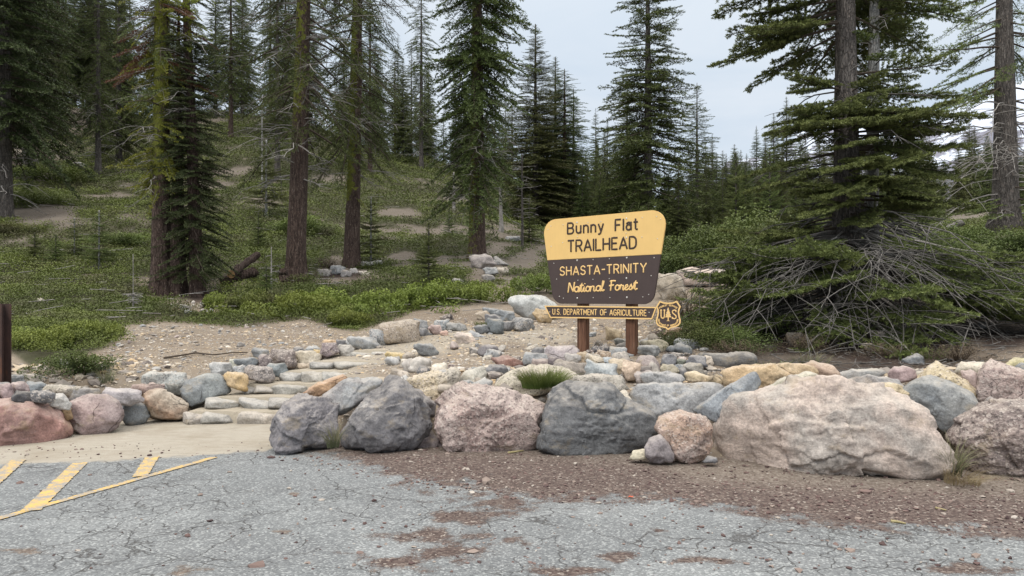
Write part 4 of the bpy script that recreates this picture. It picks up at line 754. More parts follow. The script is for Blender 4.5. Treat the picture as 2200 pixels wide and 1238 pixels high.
def plate(name, poly, front, thick, m, parent, bev=.003):
    """solid board: outline in face coordinates, its front at `front` from the face plane"""
    import bmesh
    bm = bmesh.new(); vs = [bm.verts.new(L3(p, front)) for p in poly]; f = bm.faces.new(vs); bm.normal_update()
    if f.normal.y > 0: f.normal_flip()
    r = bmesh.ops.extrude_face_region(bm, geom=[f]); bmesh.ops.translate(bm, vec=(0, thick, 0), verts=[v for v in r['geom'] if isinstance(v, bmesh.types.BMVert)])
    bmesh.ops.recalc_face_normals(bm, faces=bm.faces)
    if bev: bmesh.ops.bevel(bm, geom=[e for e in bm.edges if abs(e.calc_face_angle(0)) > 1.2], offset=bev, segments=2, affect='EDGES')
    me = bpy.data.meshes.new(name); bm.to_mesh(me); bm.free(); return link(name, me, m, parent)
def strokes(name, lines, rad, front, m, parent, flat=.45):
    mb = MB()
    for ln in lines:
        P = np.array([L3(p, front) for p in ln]); 
        if len(P) < 2: continue
        seg = [P[0]]
        for a, b in zip(P[:-1], P[1:]):
            k = max(1, int(np.linalg.norm(b-a)/(rad*2.0)))
            for j in range(1, k+1): seg.append(a+(b-a)*j/k)
        P = np.array(seg); t0 = P[0]-P[1]; t0 /= np.linalg.norm(t0)+1e-9; t1 = P[-1]-P[-2]; t1 /= np.linalg.norm(t1)+1e-9
        P = np.vstack([P[0]+t0*rad*.45, P, P[-1]+t1*rad*.45]); R = np.full(len(P), rad); R[0] = R[-1] = rad*.72
        mb.tube(P, R, 8, ref=(0, 1, 0))
    me = mb.mesh(name, True); co = np.zeros(len(me.vertices)*3); me.vertices.foreach_get('co', co); co = co.reshape(-1, 3); y0 = -front; co[:, 1] = y0+(co[:, 1]-y0)*flat; me.vertices.foreach_set('co', co.ravel()); me.update()
    return link(name, me, m, parent)
def text(name, s, pl, pr, vtop, rad_px, front, m, parent, font=G, gap=.24, shear=0.):
    A = SP(*pl, front); Bp = SP(*pr, front); T = SP(pl[0], vtop, front); hgt = T[1]-A[1]
    x = 0; items = []
    for ch in s:
        w, st = font[ch]; items.append((x, st)); x += w+gap
    tot = x-gap; e = (Bp-A); sx = e[0]/tot; lines = []
    for x0, st in items:
        for q in st: lines.append([(A[0]+(x0+p[0]+shear*p[1])*sx, A[1]+e[1]*(x0+p[0])/tot+p[1]*hgt) for p in q])
    return strokes(name, lines, rad_px/F*SD, front, m, parent)
# outlines in photo pixels, pushed onto the face
tl, tr, mr, br, bl_, ml = [SP(*q) for q in ((1166,474),(1436,449),(1421,546.5),(1404,654),(1190.5,652.5),(1177,559.5))]
UPF = .018
up = roundpoly([ml, mr, tr, tl], [0, 0, .20, .20]); upper = plate('name_panel', up, UPF, .03, M_YEL, sign)
lo = roundpoly([bl_, br, mr-np.array([0, .0015]), ml-np.array([0, .0015])], [.17, .17, 0, 0]); lower = plate('forest_panel', lo, UPF, .03, M_BRN, sign)
rim = [tuple(mr), tuple(br+np.array([.0, .20]))]
text('lettering', 'Bunny', (1219.5,502.6), (1296,497.6), 479.8, 2.05, UPF+.002, M_LETB, upper, gap=.30)
text('lettering', 'Flat', (1322,496), (1370,492.9), 472.4, 2.05, UPF+.002, M_LETB, upper, gap=.30)
text('lettering', 'TRAILHEAD', (1220.5,541.2), (1366.5,533.2), 517.5, 2.05, UPF+.002, M_LETB, upper, gap=.24)
text('lettering', 'SHASTA-TRINITY', (1203.5,592.2), (1388.5,585.2), 574.2, 1.5, UPF+.002, M_LETY, lower, gap=.29)
text('lettering', 'National Forest', (1220.5,628.4), (1368,622.6), 607.5, 1.75, UPF+.002, M_LETY, lower, font=K, gap=.03, shear=.10)
# agency board
AF = .03
bd = [SP(*q, AF) for q in ((1169.5,656.8),(1411,659.6),(1401.5,686.2),(1182.2,683.2))]
board = plate('agency_board', np.array(bd)[::-1], AF, .022, M_BRN, sign)
def ring(P, w, name, front, parent):
    P = [np.array(p) for p in P]; c = np.mean(P, 0); n = len(P); In = []
    for i in range(n):
        p = P[i]; a = P[i-1]-p; b = P[(i+1) % n]-p; a /= np.linalg.norm(a); b /= np.linalg.norm(b)
        na = np.array([-a[1], a[0]]); na = na if na@(c-p) > 0 else -na; nb = np.array([-b[1], b[0]]); nb = nb if nb@(c-p) > 0 else -nb
        h = na+nb; h /= np.linalg.norm(h)+1e-9; In.append(p+h*w/max(.45, h@na))
    mb = MB(); O = np.array([L3(p, front) for p in P]); I = np.array([L3(p, front) for p in In]); O2 = O+[0, .006, 0]; I2 = I+[0, .006, 0]
    V = np.vstack([O, I, O2, I2]); k = np.arange(n); k1 = (k+1) % n
    Q = np.concatenate([np.stack([k, k1, k1+n, k+n], 1), np.stack([k+n, k1+n, k1+3*n, k+3*n], 1), np.stack([k1, k, k+2*n, k1+2*n], 1)])
    mb.add(V, Q); return mb.build(name, M_LETY, parent)
ring(bd, .017, 'border', AF+.004, board)
text('lettering', 'U.S. DEPARTMENT OF AGRICULTURE', (1187.5,675.6), (1388.3,678.9), 664.2, 1.0, AF+.002, M_LETY, board, gap=.30)
# shield badge
sh = [(970,738),(1000,748),(1030,751),(1062,748),(1090,737),(1118,779),(1109,800),(1106,818),(1110,845),(1117,872),(1116,893),(1104,910),(1085,920),(1050,928),(1030,943),(1012,929),(976,921),(955,910),(945,893),(944,872),(951,846),(956,820),(954,800),(944,780)]
shp = [SP(1120+x/3.257, 420+y/3.257, AF) for x, y in sh]
badge = plate('shield_badge', np.array(shp)[::-1], AF+.006, .024, M_BRN, sign, 0)
ring(shp, .019, 'border', AF+.011, badge)
def Z(x, y): return SP(1380+x/12.383, 620+y/12.383, AF+.006)          # badge details from a close look
BF = AF+.0085
def plines(L): return [[Z(*p) for p in q] for q in L]
for L_ in ([[(500,578),(500,730)]+[(545+45*math.cos(t), 740+55*math.sin(t)) for t in np.radians(np.linspace(180, 0, 7))]+[(590,578)], [(482,578),(520,578)], [(572,578),(606,578)]],
   [[(895,600),(880,582),(850,578),(815,590),(800,625),(815,660),(850,690),(890,720),(905,760),(890,795),(855,808),(820,800),(800,785)], [(895,582),(897,625)], [(800,765),(800,805)]]):
    strokes('lettering', plines(L_), .0085, BF, M_LETY, badge)
tr_ = [(688,500),(708,540),(700,545),(725,590),(712,592),(742,645),(728,650),(760,705),(742,710),(780,768),(704,768),(704,850),(742,866),(636,866),(676,850),(676,768),(610,768),(640,710),(622,705),(655,650),(640,645),(668,592),(655,590),(680,545),(672,540)]
plate('tree_emblem', np.array([Z(*p) for p in tr_]), BF+.002, .004, M_LETY, badge, 0)
def arctext(s, path, hpx):
    P = np.array(path, float); L = np.concatenate([[0], np.cumsum(np.linalg.norm(np.diff(P, axis=0), axis=1))]); tot = sum(G[c][0]+.28 for c in s)-.28; x = 0; out = []
    for ch in s:
        w, st = G[ch]; c0 = (x+w/2)/tot*L[-1]; cx, cy = np.interp(c0, L, P[:, 0]), np.interp(c0, L, P[:, 1]); k = min(len(P)-2, np.searchsorted(L, c0, side='right')-1); t = P[k+1]-P[k]; t /= np.linalg.norm(t); n = np.array([t[1], -t[0]])
        for q in st: out.append([np.array([cx, cy])+t*(p[0]-w/2)/tot*L[-1]+n*p[1]*hpx for p in q])
        x += w+.28
    return out
strokes('lettering', plines(arctext('FOREST SERVICE', [(470,540),(520,505),(600,475),(690,465),(780,475),(860,505),(915,545)], 42)), .0033, BF, M_LETY, badge)
strokes('lettering', plines(arctext('DEPARTMENT OF AGRICULTURE', [(418,815),(425,880),(450,940),(520,985),(600,1000),(690,1005),(780,1000),(870,975),(930,930),(955,880),(962,820)], 38)), .0033, BF, M_LETY, badge)
# posts
def post(ua, ub, vb, name='post'):
    xc = (SP(ua, 720, -.05)[0]+SP(ub, 720, -.05)[0])/2-.02; zt = .66*(tl[1]+tr[1])/2; w = .068
    zb = -1.1; n = 24; zz = np.linspace(zb, zt, n); c = [(-w+.008, -w), (w-.008, -w), (w, -w+.008), (w, w-.008), (w-.008, w), (-w+.008, w), (-w, w-.008), (-w, -w+.008)]
    V = np.array([(xc+a, b+.085, z+SO[2]-gz) for z in zz for a, b in c]); i = np.arange(n-1)[:, None]*8; j = np.arange(8)[None]; jn = (j+1) % 8
    mb = MB(); mb.add(V, np.stack([i+j, i+jn, i+8+jn, i+8+j], -1).reshape(-1, 4)); e = (n-1)*8
    mb.add(V[e:], [[0, 1, 2, 3], [0, 3, 4, 7], [4, 5, 6, 7]]); return mb.build(name, M_POST, sign)
post(1239, 1268, 762); post(1342.6, 1374, 776)
# bolts
S0, T0 = ico(2); bolt = mesh('bolt', S0*np.array([.0105, .006, .0105]), [T0], True)
bolt.materials.append(M_BOLT)
for (x, y) in [(207,215),(187,238),(292,206),(389,190),(466,190),(557,183),(735,162),(846,155),(947,148),(975,166),(952,303),(844,292),(733,265),(393,289),(290,331),(209,357),(735,295),(228,475),(390,455),(502,450),(616,444),(737,437),(929,437),(908,562),(735,580),(615,583),(501,588),(396,594),(247,586),(266,707),(294,720),(391,719),(503,716),(619,715),(738,714),(850,711),(891,694),(202,816),(597,818),(897,819),(1028,798),(1028,826)]:
    small = y > 740
    p = SP(1120+x/3.257, 420+y/3.257, .02); o = link('bolt', bolt, [M_BOLT], sign, L3(p, AF+.003 if small and x < 1000 else (BF+.004 if small else UPF+.001)))
    o.scale = (1.25, 1, 1.25) if x in (389, 735, 390, 737, 391, 738) else (.75, 1, .75)
# rusty steel post at the left edge
def rust_material():
    m, nt, b = material('rusty_steel'); p = coord(nt); n = noise(nt, vmap(nt, p, (1, 1, .35)), 5, 6, .7)
    setc(nt, b, ramp(nt, n, [(.3, (.035, .026, .026)), (.55, (.075, .045, .038)), (.72, (.19, .075, .035))]), .8, n, .4, .01); return m
pp = pix(-2, 826, 9.0); mb = MB(); zt = pix(0, 653, 9.0)[2]-pp[2]; w = .09
for (a, b, c, d) in [(-w, -w, w, -w+.012), (-w, w-.012, w, w), (-.006, -w+.012, .006, w-.012)]:   # H section
    V = np.array([(x, y, z) for z in (-.3, zt) for x, y in ((a, b), (c, b), (c, d), (a, d))]); mb.add(V, [[0,1,5,4],[1,2,6,5],[2,3,7,6],[3,0,4,7],[4,5,6,7],[3,2,1,0]])
o = mb.build('steel_post', rust_material(), None, False, pp); tag(o, 'rusty brown steel post at the left end of the stone wall', 'post')
# ------------------------------------------------------------------ vegetation materials
def needle_material(name, dark, light, tip, rnd=.22, dry=None):
    m, nt, b = material(name); p = pos(nt); oi = NN(nt, 'ShaderNodeObjectInfo').outputs['Random']
    n = noise(nt, p, 1.3, 3, .6); f = noise(nt, p, 14, 2, .6)
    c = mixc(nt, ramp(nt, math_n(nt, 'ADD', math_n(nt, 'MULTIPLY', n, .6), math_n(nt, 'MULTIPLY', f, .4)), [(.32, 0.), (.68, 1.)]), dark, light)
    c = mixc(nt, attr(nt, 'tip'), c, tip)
    if dry: c = mixc(nt, ramp(nt, noise(nt, p, .55, 5, .65), [(.50, 0.), (.66, .75)]), c, dry)
    hs = NN(nt, 'ShaderNodeHueSaturation', ins={'Hue': math_n(nt, 'ADD', .5-.018, math_n(nt, 'MULTIPLY', oi, .036)), 'Saturation': 1., 'Value': math_n(nt, 'ADD', 1-rnd, math_n(nt, 'MULTIPLY', oi, 2*rnd)), 'Color': c})
    setc(nt, b, hs.outputs[0], .55)
    tr = NN(nt, 'ShaderNodeBsdfTranslucent', ins={'Color': hs.outputs[0]}); mx = NN(nt, 'ShaderNodeMixShader', ins={0: .18, 1: b.outputs[0], 2: tr.outputs[0]})
    nt.links.new(mx.outputs[0], [q for q in nt.nodes if q.type == 'OUTPUT_MATERIAL'][0].inputs[0]); return m
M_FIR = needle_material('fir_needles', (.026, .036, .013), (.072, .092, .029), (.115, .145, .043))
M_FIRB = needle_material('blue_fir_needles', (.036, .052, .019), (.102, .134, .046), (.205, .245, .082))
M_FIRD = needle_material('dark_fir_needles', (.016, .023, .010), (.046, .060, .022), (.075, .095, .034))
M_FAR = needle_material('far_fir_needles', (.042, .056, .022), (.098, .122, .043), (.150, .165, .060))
M_RED = needle_material('dead_red_needles', (.075, .032, .021), (.125, .055, .036), (.125, .055, .036))
M_LICH = needle_material('lichen', (.11, .13, .02), (.245, .27, .042), (.31, .33, .06))
def bark_material(name, dark, mid, light, moss=None, sc=1.):
    m, nt, b = material(name); p = coord(nt)
    w = noise(nt, vmap(nt, p, (9*sc, 9*sc, 1.5*sc)), 2.2, 6, .65, .4)
    vo = NN(nt, 'ShaderNodeTexVoronoi', feature='DISTANCE_TO_EDGE', ins={'Vector': NN(nt, 'ShaderNodeVectorMath', operation='ADD', ins={0: vmap(nt, p, (1, 1, .20)), 1: NN(nt, 'ShaderNodeVectorMath', operation='SCALE', ins={0: NN(nt, 'ShaderNodeTexNoise', ins={'Vector': p, 'Scale': 9., 'Detail': 4.}).outputs['Color'], 'Scale': .10}).outputs[0]}).outputs[0], 'Scale': 24.*sc}); cr = ramp(nt, vo.outputs['Distance'], [(0., .35), (.12, 1.)])
    c = ramp(nt, w, [(.30, dark), (.50, mid), (.68, light)]); c = mixc(nt, cr, tuple(q*.45 for q in dark), c)
    fl = noise(nt, vmap(nt, p, (1, 1, .25)), 38, 2, .5); c = mixc(nt, ramp(nt, fl, [(.63, 0.), (.68, .55)]), c, (.30, .24, .20))
    if moss is not None:
        mm = ramp(nt, math_n(nt, 'ADD', math_n(nt, 'SUBTRACT', attr(nt, 'moss'), .5), math_n(nt, 'ADD', math_n(nt, 'MULTIPLY', math_n(nt, 'SUBTRACT', noise(nt, p, 7, 6, .75), .5), 1.9), .5)), [(.50, 0.), (.66, .9)])
        c = mixc(nt, mm, c, mixc(nt, noise(nt, p, 30, 2), tuple(q*.5 for q in moss), moss))
    setc(nt, b, c, .95, math_n(nt, 'ADD', math_n(nt, 'MULTIPLY', cr, .7), w), .9, .04); return m
MOSS = (.205, .225, .034)
M_BARK = bark_material('red_brown_bark', (.038, .026, .022), (.085, .058, .048), (.15, .11, .092), MOSS)
M_BARKG = bark_material('grey_bark', (.055, .050, .046), (.115, .102, .094), (.20, .18, .165), MOSS)
M_BARKP = bark_material('pale_bark', (.21, .205, .20), (.38, .375, .36), (.52, .51, .49), MOSS, 1.3)
m_, nt_, b_ = material('dead_wood'); n_ = noise(nt_, pos(nt_), 8, 4, .6); setc(nt_, b_, ramp(nt_, n_, [(.3, (.14, .13, .12)), (.55, (.25, .235, .22)), (.75, (.40, .38, .355))]), .9, n_, .4, .01); M_DEAD = m_
m_, nt_, b_ = material('twig_wood'); setc(nt_, b_, mixc(nt_, noise(nt_, pos(nt_), 9, 3), (.045, .034, .026), (.10, .080, .062)), .9); M_TWIG = m_
# ------------------------------------------------------------------ fir sprays
def make_spray(seed, L, step, nl, nw, sp, per, lev2=True, bare=.22, flat=.5, width=.42):
    """flat fir branch along +x, length L: needles as tapered quads; returns quads, tip value, axis"""
    r = np.random.default_rng(seed); segs = []                    # start, end, tip0, tip1
    ax = np.linspace(0, L, 8); ay = np.cumsum(r.normal(size=8))*.012*L; axis = np.stack([ax, ay, 0*ax], 1)
    def A(t): return np.array([np.interp(t*L, ax, ax), np.interp(t*L, ax, ay), 0.])
    ts = np.linspace(max(bare, .05), 1, 10)
    for a, b in zip(ts[:-1], ts[1:]): segs.append((A(a), A(b), a*.35, b*.35+(.5 if b == 1 else 0)))
    t = bare
    while t < .99:
        for s in (-1, 1):
            if r.random() < .12: continue
            l = width*L*(1-t)**.75*r.uniform(.65, 1.1)+.03*L; an = s*math.radians(r.uniform(38, 58)); d = np.array([math.cos(an), math.sin(an), r.uniform(-.12, .10)])
            d2 = np.array([math.cos(an*.62), math.sin(an*.62), r.uniform(-.05, .22)]); p0 = A(t); p1 = p0+d*l*.5; p2 = p1+d2*l*.5
            segs.append((p0+d*l*.08, p1, .0, .3)); segs.append((p1, p2, .3, 1.))
            if lev2:
                m = max(1, int(l/step/1.25))
                for j in range(m):
                    q = (j+.6)/(m+.2); pp = p0+(p1-p0)*min(1, q*2)+(p2-p1)*max(0, q*2-1)
                    for s2 in (-1, 1):
                        if r.random() < .25: continue
                        l2 = min(.55*l*(1-q)+.045*L, l)*r.uniform(.5, 1.); a2 = an*(.8)+s2*math.radians(r.uniform(35, 50)); dd = np.array([math.cos(a2), math.sin(a2), r.uniform(-.12, .16)])
                        segs.append((pp, pp+dd*l2, .1, 1.))
        t += step/L*r.uniform(.8, 1.2)
    P0 = np.array([s[0] for s in segs]); P1 = np.array([s[1] for s in segs]); t0 = np.array([s[2] for s in segs]); t1 = np.array([s[3] for s in segs])
    ln = np.linalg.norm(P1-P0, axis=1); cnt = np.maximum(1, (ln/sp).astype(int))*per
    k = np.repeat(np.arange(len(segs)), cnt); f = r.random(len(k)); f = f**.9
    pos_ = P0[k]+(P1-P0)[k]*f[:, None]; T = (P1-P0)[k]/ln[k][:, None]; tip = t0[k]+(t1-t0)[k]*f
    Z = np.array([0, 0, 1.]); S = np.cross(T, Z); S /= np.linalg.norm(S, axis=1)[:, None]+1e-9; U = np.cross(S, T)
    ang = r.uniform(-2.0, 2.0, len(k)); ang = np.where(r.random(len(k)) < .12, math.pi, ang)
    side = np.sin(ang)[:, None]*S+(np.cos(ang)*flat)[:, None]*U
    N = T*r.uniform(.35, .9, len(k))[:, None]+side; N /= np.linalg.norm(N, axis=1)[:, None]
    W = np.cross(N, r.normal(size=N.shape)); W /= np.linalg.norm(W, axis=1)[:, None]+1e-9
    l = nl*r.uniform(.7, 1.2, len(k))[:, None]; w = nw*r.uniform(.8, 1.2, len(k))[:, None]
    Q = np.stack([pos_-W*w*.5, pos_+W*w*.5, pos_+N*l*.6+W*w*.42, pos_+N*l], 1)
    twig = [(s[0], s[1]) for s in segs[9:] if np.linalg.norm(s[1]-s[0]) > .16*L]
    return Q, np.clip(tip, 0, 1), axis, twig
def bend(P, droop, lift):
    P = P.copy(); x = P[..., 0]; P[..., 2] = P[..., 2]-droop*x*x+lift*np.maximum(x, 0)**3; return P
def place(P, org, az, pitch, roll, s):
    P = P*s; c, sn = math.cos(roll), math.sin(roll); y = P[..., 1]*c-P[..., 2]*sn; z = P[..., 1]*sn+P[..., 2]*c; x = P[..., 0]
    c, sn = math.cos(pitch), math.sin(pitch); x, z = x*c-z*sn, x*sn+z*c
    c, sn = math.cos(az), math.sin(az); return np.stack([x*c-y*sn+org[0], x*sn+y*c+org[1], z+org[2]], -1)
def trunk_mesh(H, r0, seed, lean=(0., 0.), flare=.45, dead=(), sides=18, moss=None, wob=.012, top=.02, deadsub=3):
    """tapered trunk with root flare; dead: (z, azimuth, length, droop, radius) limbs; moss: fn(z, azimuth) -> 0..1"""
    r = np.random.default_rng(seed); mb = MB(); n = max(24, int(H*3)); z = np.concatenate([np.linspace(-.6, 1.2, 10), np.linspace(1.2, H, n)[1:]])
    cx = lean[0]*z+wob*H*.4*np.cumsum(r.normal(size=len(z)))/len(z); cy = lean[1]*z+wob*H*.4*np.cumsum(r.normal(size=len(z)))/len(z)
    k0 = 9; cx -= np.interp(0, z, cx); cy -= np.interp(0, z, cy)
    R = r0*(1-(1-top/r0)*np.clip(z/H, 0, 1)**.95)*(1+flare*np.exp(-np.maximum(z, 0)/.45))
    pts = np.stack([cx, cy, z], 1); V, Q, T = tube(pts, R, sides, True, ref=(1, 0, 0))
    nv = len(z)*sides; a = np.tile(np.arange(sides)*2*np.pi/sides, len(z)); zz = np.repeat(z, sides); C = np.repeat(pts, sides, 0)
    rad = V[:nv]-C; az = np.arctan2(rad[:, 1], rad[:, 0])
    rel = 1+.10*fbm(np.stack([np.cos(az)*3, np.sin(az)*3, zz*.8], 1), seed, 3)+np.exp(-np.maximum(zz, 0)/.35)*.16*np.sin(az*5+seed)
    V[:nv] = C+rad*rel[:, None]
    mo = np.zeros(len(V)); 
    if moss: mo[:nv] = moss(zz, az)
    mb.add(V, Q, T, 0, moss=mo)
    for (dz, da, L, dr, dr_r) in dead:
        c0 = np.array([np.interp(dz, z, cx), np.interp(dz, z, cy), dz]); t = np.linspace(0, 1, 9); d = np.array([math.cos(da), math.sin(da)])
        rr = L*t; wv = np.cumsum(r.normal(size=9))*.035*L*t; P = np.stack([c0[0]+d[0]*rr-d[1]*wv, c0[1]+d[1]*rr+d[0]*wv, c0[2]+L*(.12*t-dr*t*t)+L*.04*np.cumsum(r.normal(size=9))*t], 1)
        mb.tube(P, dr_r*(1-.85*t)+.002, 5, 1, False, moss=0.)
        for j in range(deadsub):
            q = r.uniform(.3, .95); s0 = np.array([np.interp(q, t, P[:, i]) for i in range(3)]); a2 = da+r.choice([-1, 1])*r.uniform(.4, 1.1); l2 = L*r.uniform(.12, .38)
            t2 = np.linspace(0, 1, 5); P2 = np.stack([s0[0]+math.cos(a2)*l2*t2, s0[1]+math.sin(a2)*l2*t2, s0[2]+l2*(r.uniform(-.6, .2)*t2-.2*t2*t2)], 1); mb.tube(P2, dr_r*.42*(1-.8*t2)+.0015, 4, 1, False, moss=0.)
    return mb.mesh('trunk', True), (z, cx, cy, R)
def crown_mesh(path, branches, sprays, wood=True, twigs=False, name='crown'):
    """branches: (z, azimuth, length, pitch, droop, lift)"""
    z, cx, cy, R = path; mb = MB(); r = np.random.default_rng(len(branches)); Qs = []; Ts = []
    for (bz, az, L, pitch, dr, lf) in branches:
        Q, tip, axis, tw = sprays[r.integers(len(sprays))]; L0 = axis[-1, 0]; s = L/L0; roll = r.normal()*.22
        o = np.array([np.interp(bz, z, cx), np.interp(bz, z, cy), bz]); flip = np.array([1, r.choice([-1, 1]), 1])
        Qs.append(place(bend(Q*flip, dr/L0, lf/L0**2), o, az, pitch, roll, s)); Ts.append(tip)
        if wood:
            A = place(bend(axis*flip, dr/L0, lf/L0**2), o, az, pitch, roll, s); mb.tube(A, (.012*L+.004)*np.linspace(1, .15, len(A)), 4, 1, False, tip=0.)
            if twigs:
                for a, b in tw:
                    P = place(bend(np.array([a, b])*flip, dr/L0, lf/L0**2), o, az, pitch, roll, s); mb.tube(P, [.006, .003], 3, 1, False, tip=0.)
    Q = np.concatenate(Qs); mb.quads(Q, 0, tip=np.concatenate(Ts)); return mb.mesh(name)
def whorl(r, z0, z1, per_m, Lf, pitch=(-.1, .1), droop=.25, lift=.12, az=None):
    out = []; z = z0; a = r.uniform(0, 6.3)
    n = int((z1-z0)*per_m)
    for zz in np.sort(r.uniform(z0, z1, n)):
        a += 2.39996+r.normal()*.3; t = (zz-z0)/(z1-z0); L = Lf(t)*r.uniform(.7, 1.12)
        out.append((zz, a, max(.12, L), pitch[0]+(pitch[1]-pitch[0])*t+r.normal()*.10, droop*r.uniform(.6, 1.3), lift*r.uniform(.5, 1.3)))
    return out
def deadset(r, z0, z1, n, L, droop=.25, rad=.02):
    return [(r.uniform(z0, z1), r.uniform(0, 6.3), L*r.uniform(.5, 1.2), droop*r.uniform(.3, 1.4), rad*r.uniform(.6, 1.2)) for _ in range(n)]
SPR_HERO = [make_spray(s, 1.3, .075, .034, .0085, .017, 4, True, .12, .55) for s in (1, 2, 3)]
SPR_MID = [make_spray(s, 2.0, .19, .085, .026, .058, 3, True, .12, .6, .36) for s in (4, 5, 6, 7)]
SPR_MIDS = [make_spray(s, 2.0, .30, .10, .026, .10, 3, True, .30, .7, .30) for s in (24, 25, 26)]     # sparse, old branches
SPR_MID2 = [make_spray(s, 2.0, .22, .09, .026, .062, 3, True, .22, .65, .34) for s in (34, 35, 36)]
SPR_FAR = [make_spray(s, 2.0, .36, .22, .085, .16, 3, False, .08, .7, .40) for s in (8, 9, 10, 11)]
def add_tree(name, me_t, me_c, mt, mc, p, s, rz, label, group=None, cat='fir tree', sz=None):
    t = empty(name, tuple(p), rz); t.scale = (s, s, sz or s); tag(t, label, cat, group)
    link('trunk', me_t, [mt, M_DEAD], t)
    if me_c is not None: link('crown', me_c, [mc, M_TWIG], t)
    return t
def copy_tree(t, p, s, rz, label, group=None, sz=None):
    c = t.copy(); COL.objects.link(c); c.location = tuple(p); c.scale = (s, s, sz or s); c.rotation_euler = (0, 0, rz); c['label'] = label
    if group: c['group'] = group
    elif 'group' in c: del c['group']
    for ch in t.children:
        d = ch.copy(); COL.objects.link(d); d.parent = c
    return c
# ------------------------------------------------------------------ the stand of firs on the hill and in the valley: prototypes of true size, then copies
PROTO = {}
def proto(kind, H, r0, sprays, br, dead, mt, mc, seed, mossf=None, sides=10, twigs=False, deadsub=2):
    me_t, path = trunk_mesh(H, r0, seed, dead=dead, sides=sides, moss=mossf, deadsub=deadsub, flare=.3); PROTO[kind] = [me_t, crown_mesh(path, br, sprays, True, twigs), mt, mc, H, None]
r = np.random.default_rng(77)
cone = lambda Lb, p=.8: (lambda t: Lb*(1-t)**p+.10)
proto('dense', 14, .19, SPR_MID, whorl(r, .5, 13.9, 27, cone(2.5, .72), (-.30, .45), .34, .18), deadset(r, .4, 3, 6, 1.2), M_BARKG, M_FIR, 1)
proto('dense2', 14, .18, SPR_MID, whorl(r, .9, 13.9, 20, cone(2.2, .7), (-.35, .4), .38, .18), deadset(r, .6, 4, 10, 1.2), M_BARKG, M_FIR, 2)
proto('high', 17, .27, SPR_MID, whorl(r, 2.8, 16.9, 22, cone(2.7, .6), (-.35, .4), .36, .16), deadset(r, .8, 4, 14, 1.8, .3), M_BARKG, M_FIRD, 21)
proto('pole', 18, .21, SPR_MID2, whorl(r, 4.2, 17.9, 19, cone(2.5, .55), (-.5, .35), .40, .14), deadset(r, 1.5, 7, 40, 1.9, .35), M_BARK, M_FIR, 3, lambda z, a: .55*(np.cos(a-2.4) > 0)*(z > 1.2), deadsub=4)
proto('pole2', 18, .20, SPR_MID2, whorl(r, 3.0, 17.9, 18, lambda t: (2.1*(1-t)**.5+.15)*(1 if (t*7) % 1 > .25 else .6), (-.55, .3), .42, .12), deadset(r, 1.2, 6, 40, 1.8, .35), M_BARKG, M_FIR, 4, deadsub=4)
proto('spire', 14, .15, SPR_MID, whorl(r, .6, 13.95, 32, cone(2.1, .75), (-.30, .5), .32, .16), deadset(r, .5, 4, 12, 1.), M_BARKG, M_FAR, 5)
proto('gaunt', 14, .15, SPR_MID2, whorl(r, 1.2, 13.9, 20, cone(2.4, .7), (-.2, .4), .26, .1), deadset(r, 1., 6, 30, 1.2), M_BARKG, M_FIR, 6)
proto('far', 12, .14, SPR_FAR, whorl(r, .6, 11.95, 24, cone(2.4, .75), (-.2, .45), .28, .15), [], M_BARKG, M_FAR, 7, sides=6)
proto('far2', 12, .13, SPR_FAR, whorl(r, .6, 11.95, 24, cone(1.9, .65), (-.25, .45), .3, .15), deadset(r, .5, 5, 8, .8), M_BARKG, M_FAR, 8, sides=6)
proto('young', 2.6, .035, SPR_HERO, whorl(r, .12, 2.58, 38, cone(.80, .85), (-.05, .6), .18, .18), deadset(r, .1, .6, 6, .4, .2, .006), M_BARKG, M_FIRB, 9)
proto('young2', 2.6, .03, SPR_HERO, whorl(r, .5, 2.58, 26, cone(.62, .75), (-.05, .5), .18, .16), deadset(r, .1, 1.0, 14, .35, .2, .006), M_BARKP, M_FIRB, 10)
def tree(kind, u, d, vtop, label, group=None, rz=None, name='fir_tree', cat='fir tree', wide=1., H=None):
    p = ground_at(u, d); p[2] -= .05
    if H is None: H = CZ+(H0-vtop)/F*d-p[2]
    pr = PROTO[kind]; sz = max(.2, H/pr[4]); s = sz**.75*wide if sz > 1 else sz**.85*wide
    rz = rz if rz is not None else (u*1.7+d*.9) % 6.28
    if pr[5] is None: pr[5] = add_tree(name, pr[0], pr[1], pr[2], pr[3], p, s, rz, label, group, cat, sz); return pr[5]
    c = copy_tree(pr[5], p, s, rz, label, group, sz); c.name = name; c['category'] = cat; return c
GH = 'firs of the dense stand on the hill'
DARKL = 'dark fir crowded among the stand of trunks on the hillside'
# single trees one can point at
tree('high', 8, 30, -640, 'massive dark fir hanging over the slope at the left edge', wide=1.05)
tree('high', 62, 40, -420, 'dark fir behind the massive one, boughs merging with it', wide=1.0)
tree('pole2', 211, 43, -200, 'fir with a bare curved foot standing alone on the bare upper slope')
tree('dense2', 255, 48, -160, 'fir with leaning foot above the lichen covered trunk')
tree('pole', 496, 55, -150, 'tall bare footed fir between the lichened tree and the red barked tree')
tree('pole2', 596, 44, -190, 'slim grey trunked fir close behind the red barked tree')
tree('pole', 795, 48, -30, 'fir with yellow lichen low on its trunk, on the slope behind the two big trunks')
tree('gaunt', 855, 66, 72, 'thin gaunt fir with sparse top against the sky', wide=.7)
tree('pole2', 905, 58, -90, 'tall straight fir with clean trunk left of the great fir', wide=.95)
tree('gaunt', 884, 66, 90, 'small dark fir behind the tall straight one', wide=.8)
tree('spire', 1150, 44, 52, 'tall pointed fir right of the great fir', wide=1.6)
tree('spire', 1193, 47, 122, 'pointed fir standing first in the close pair by the sky gap', wide=1.6)
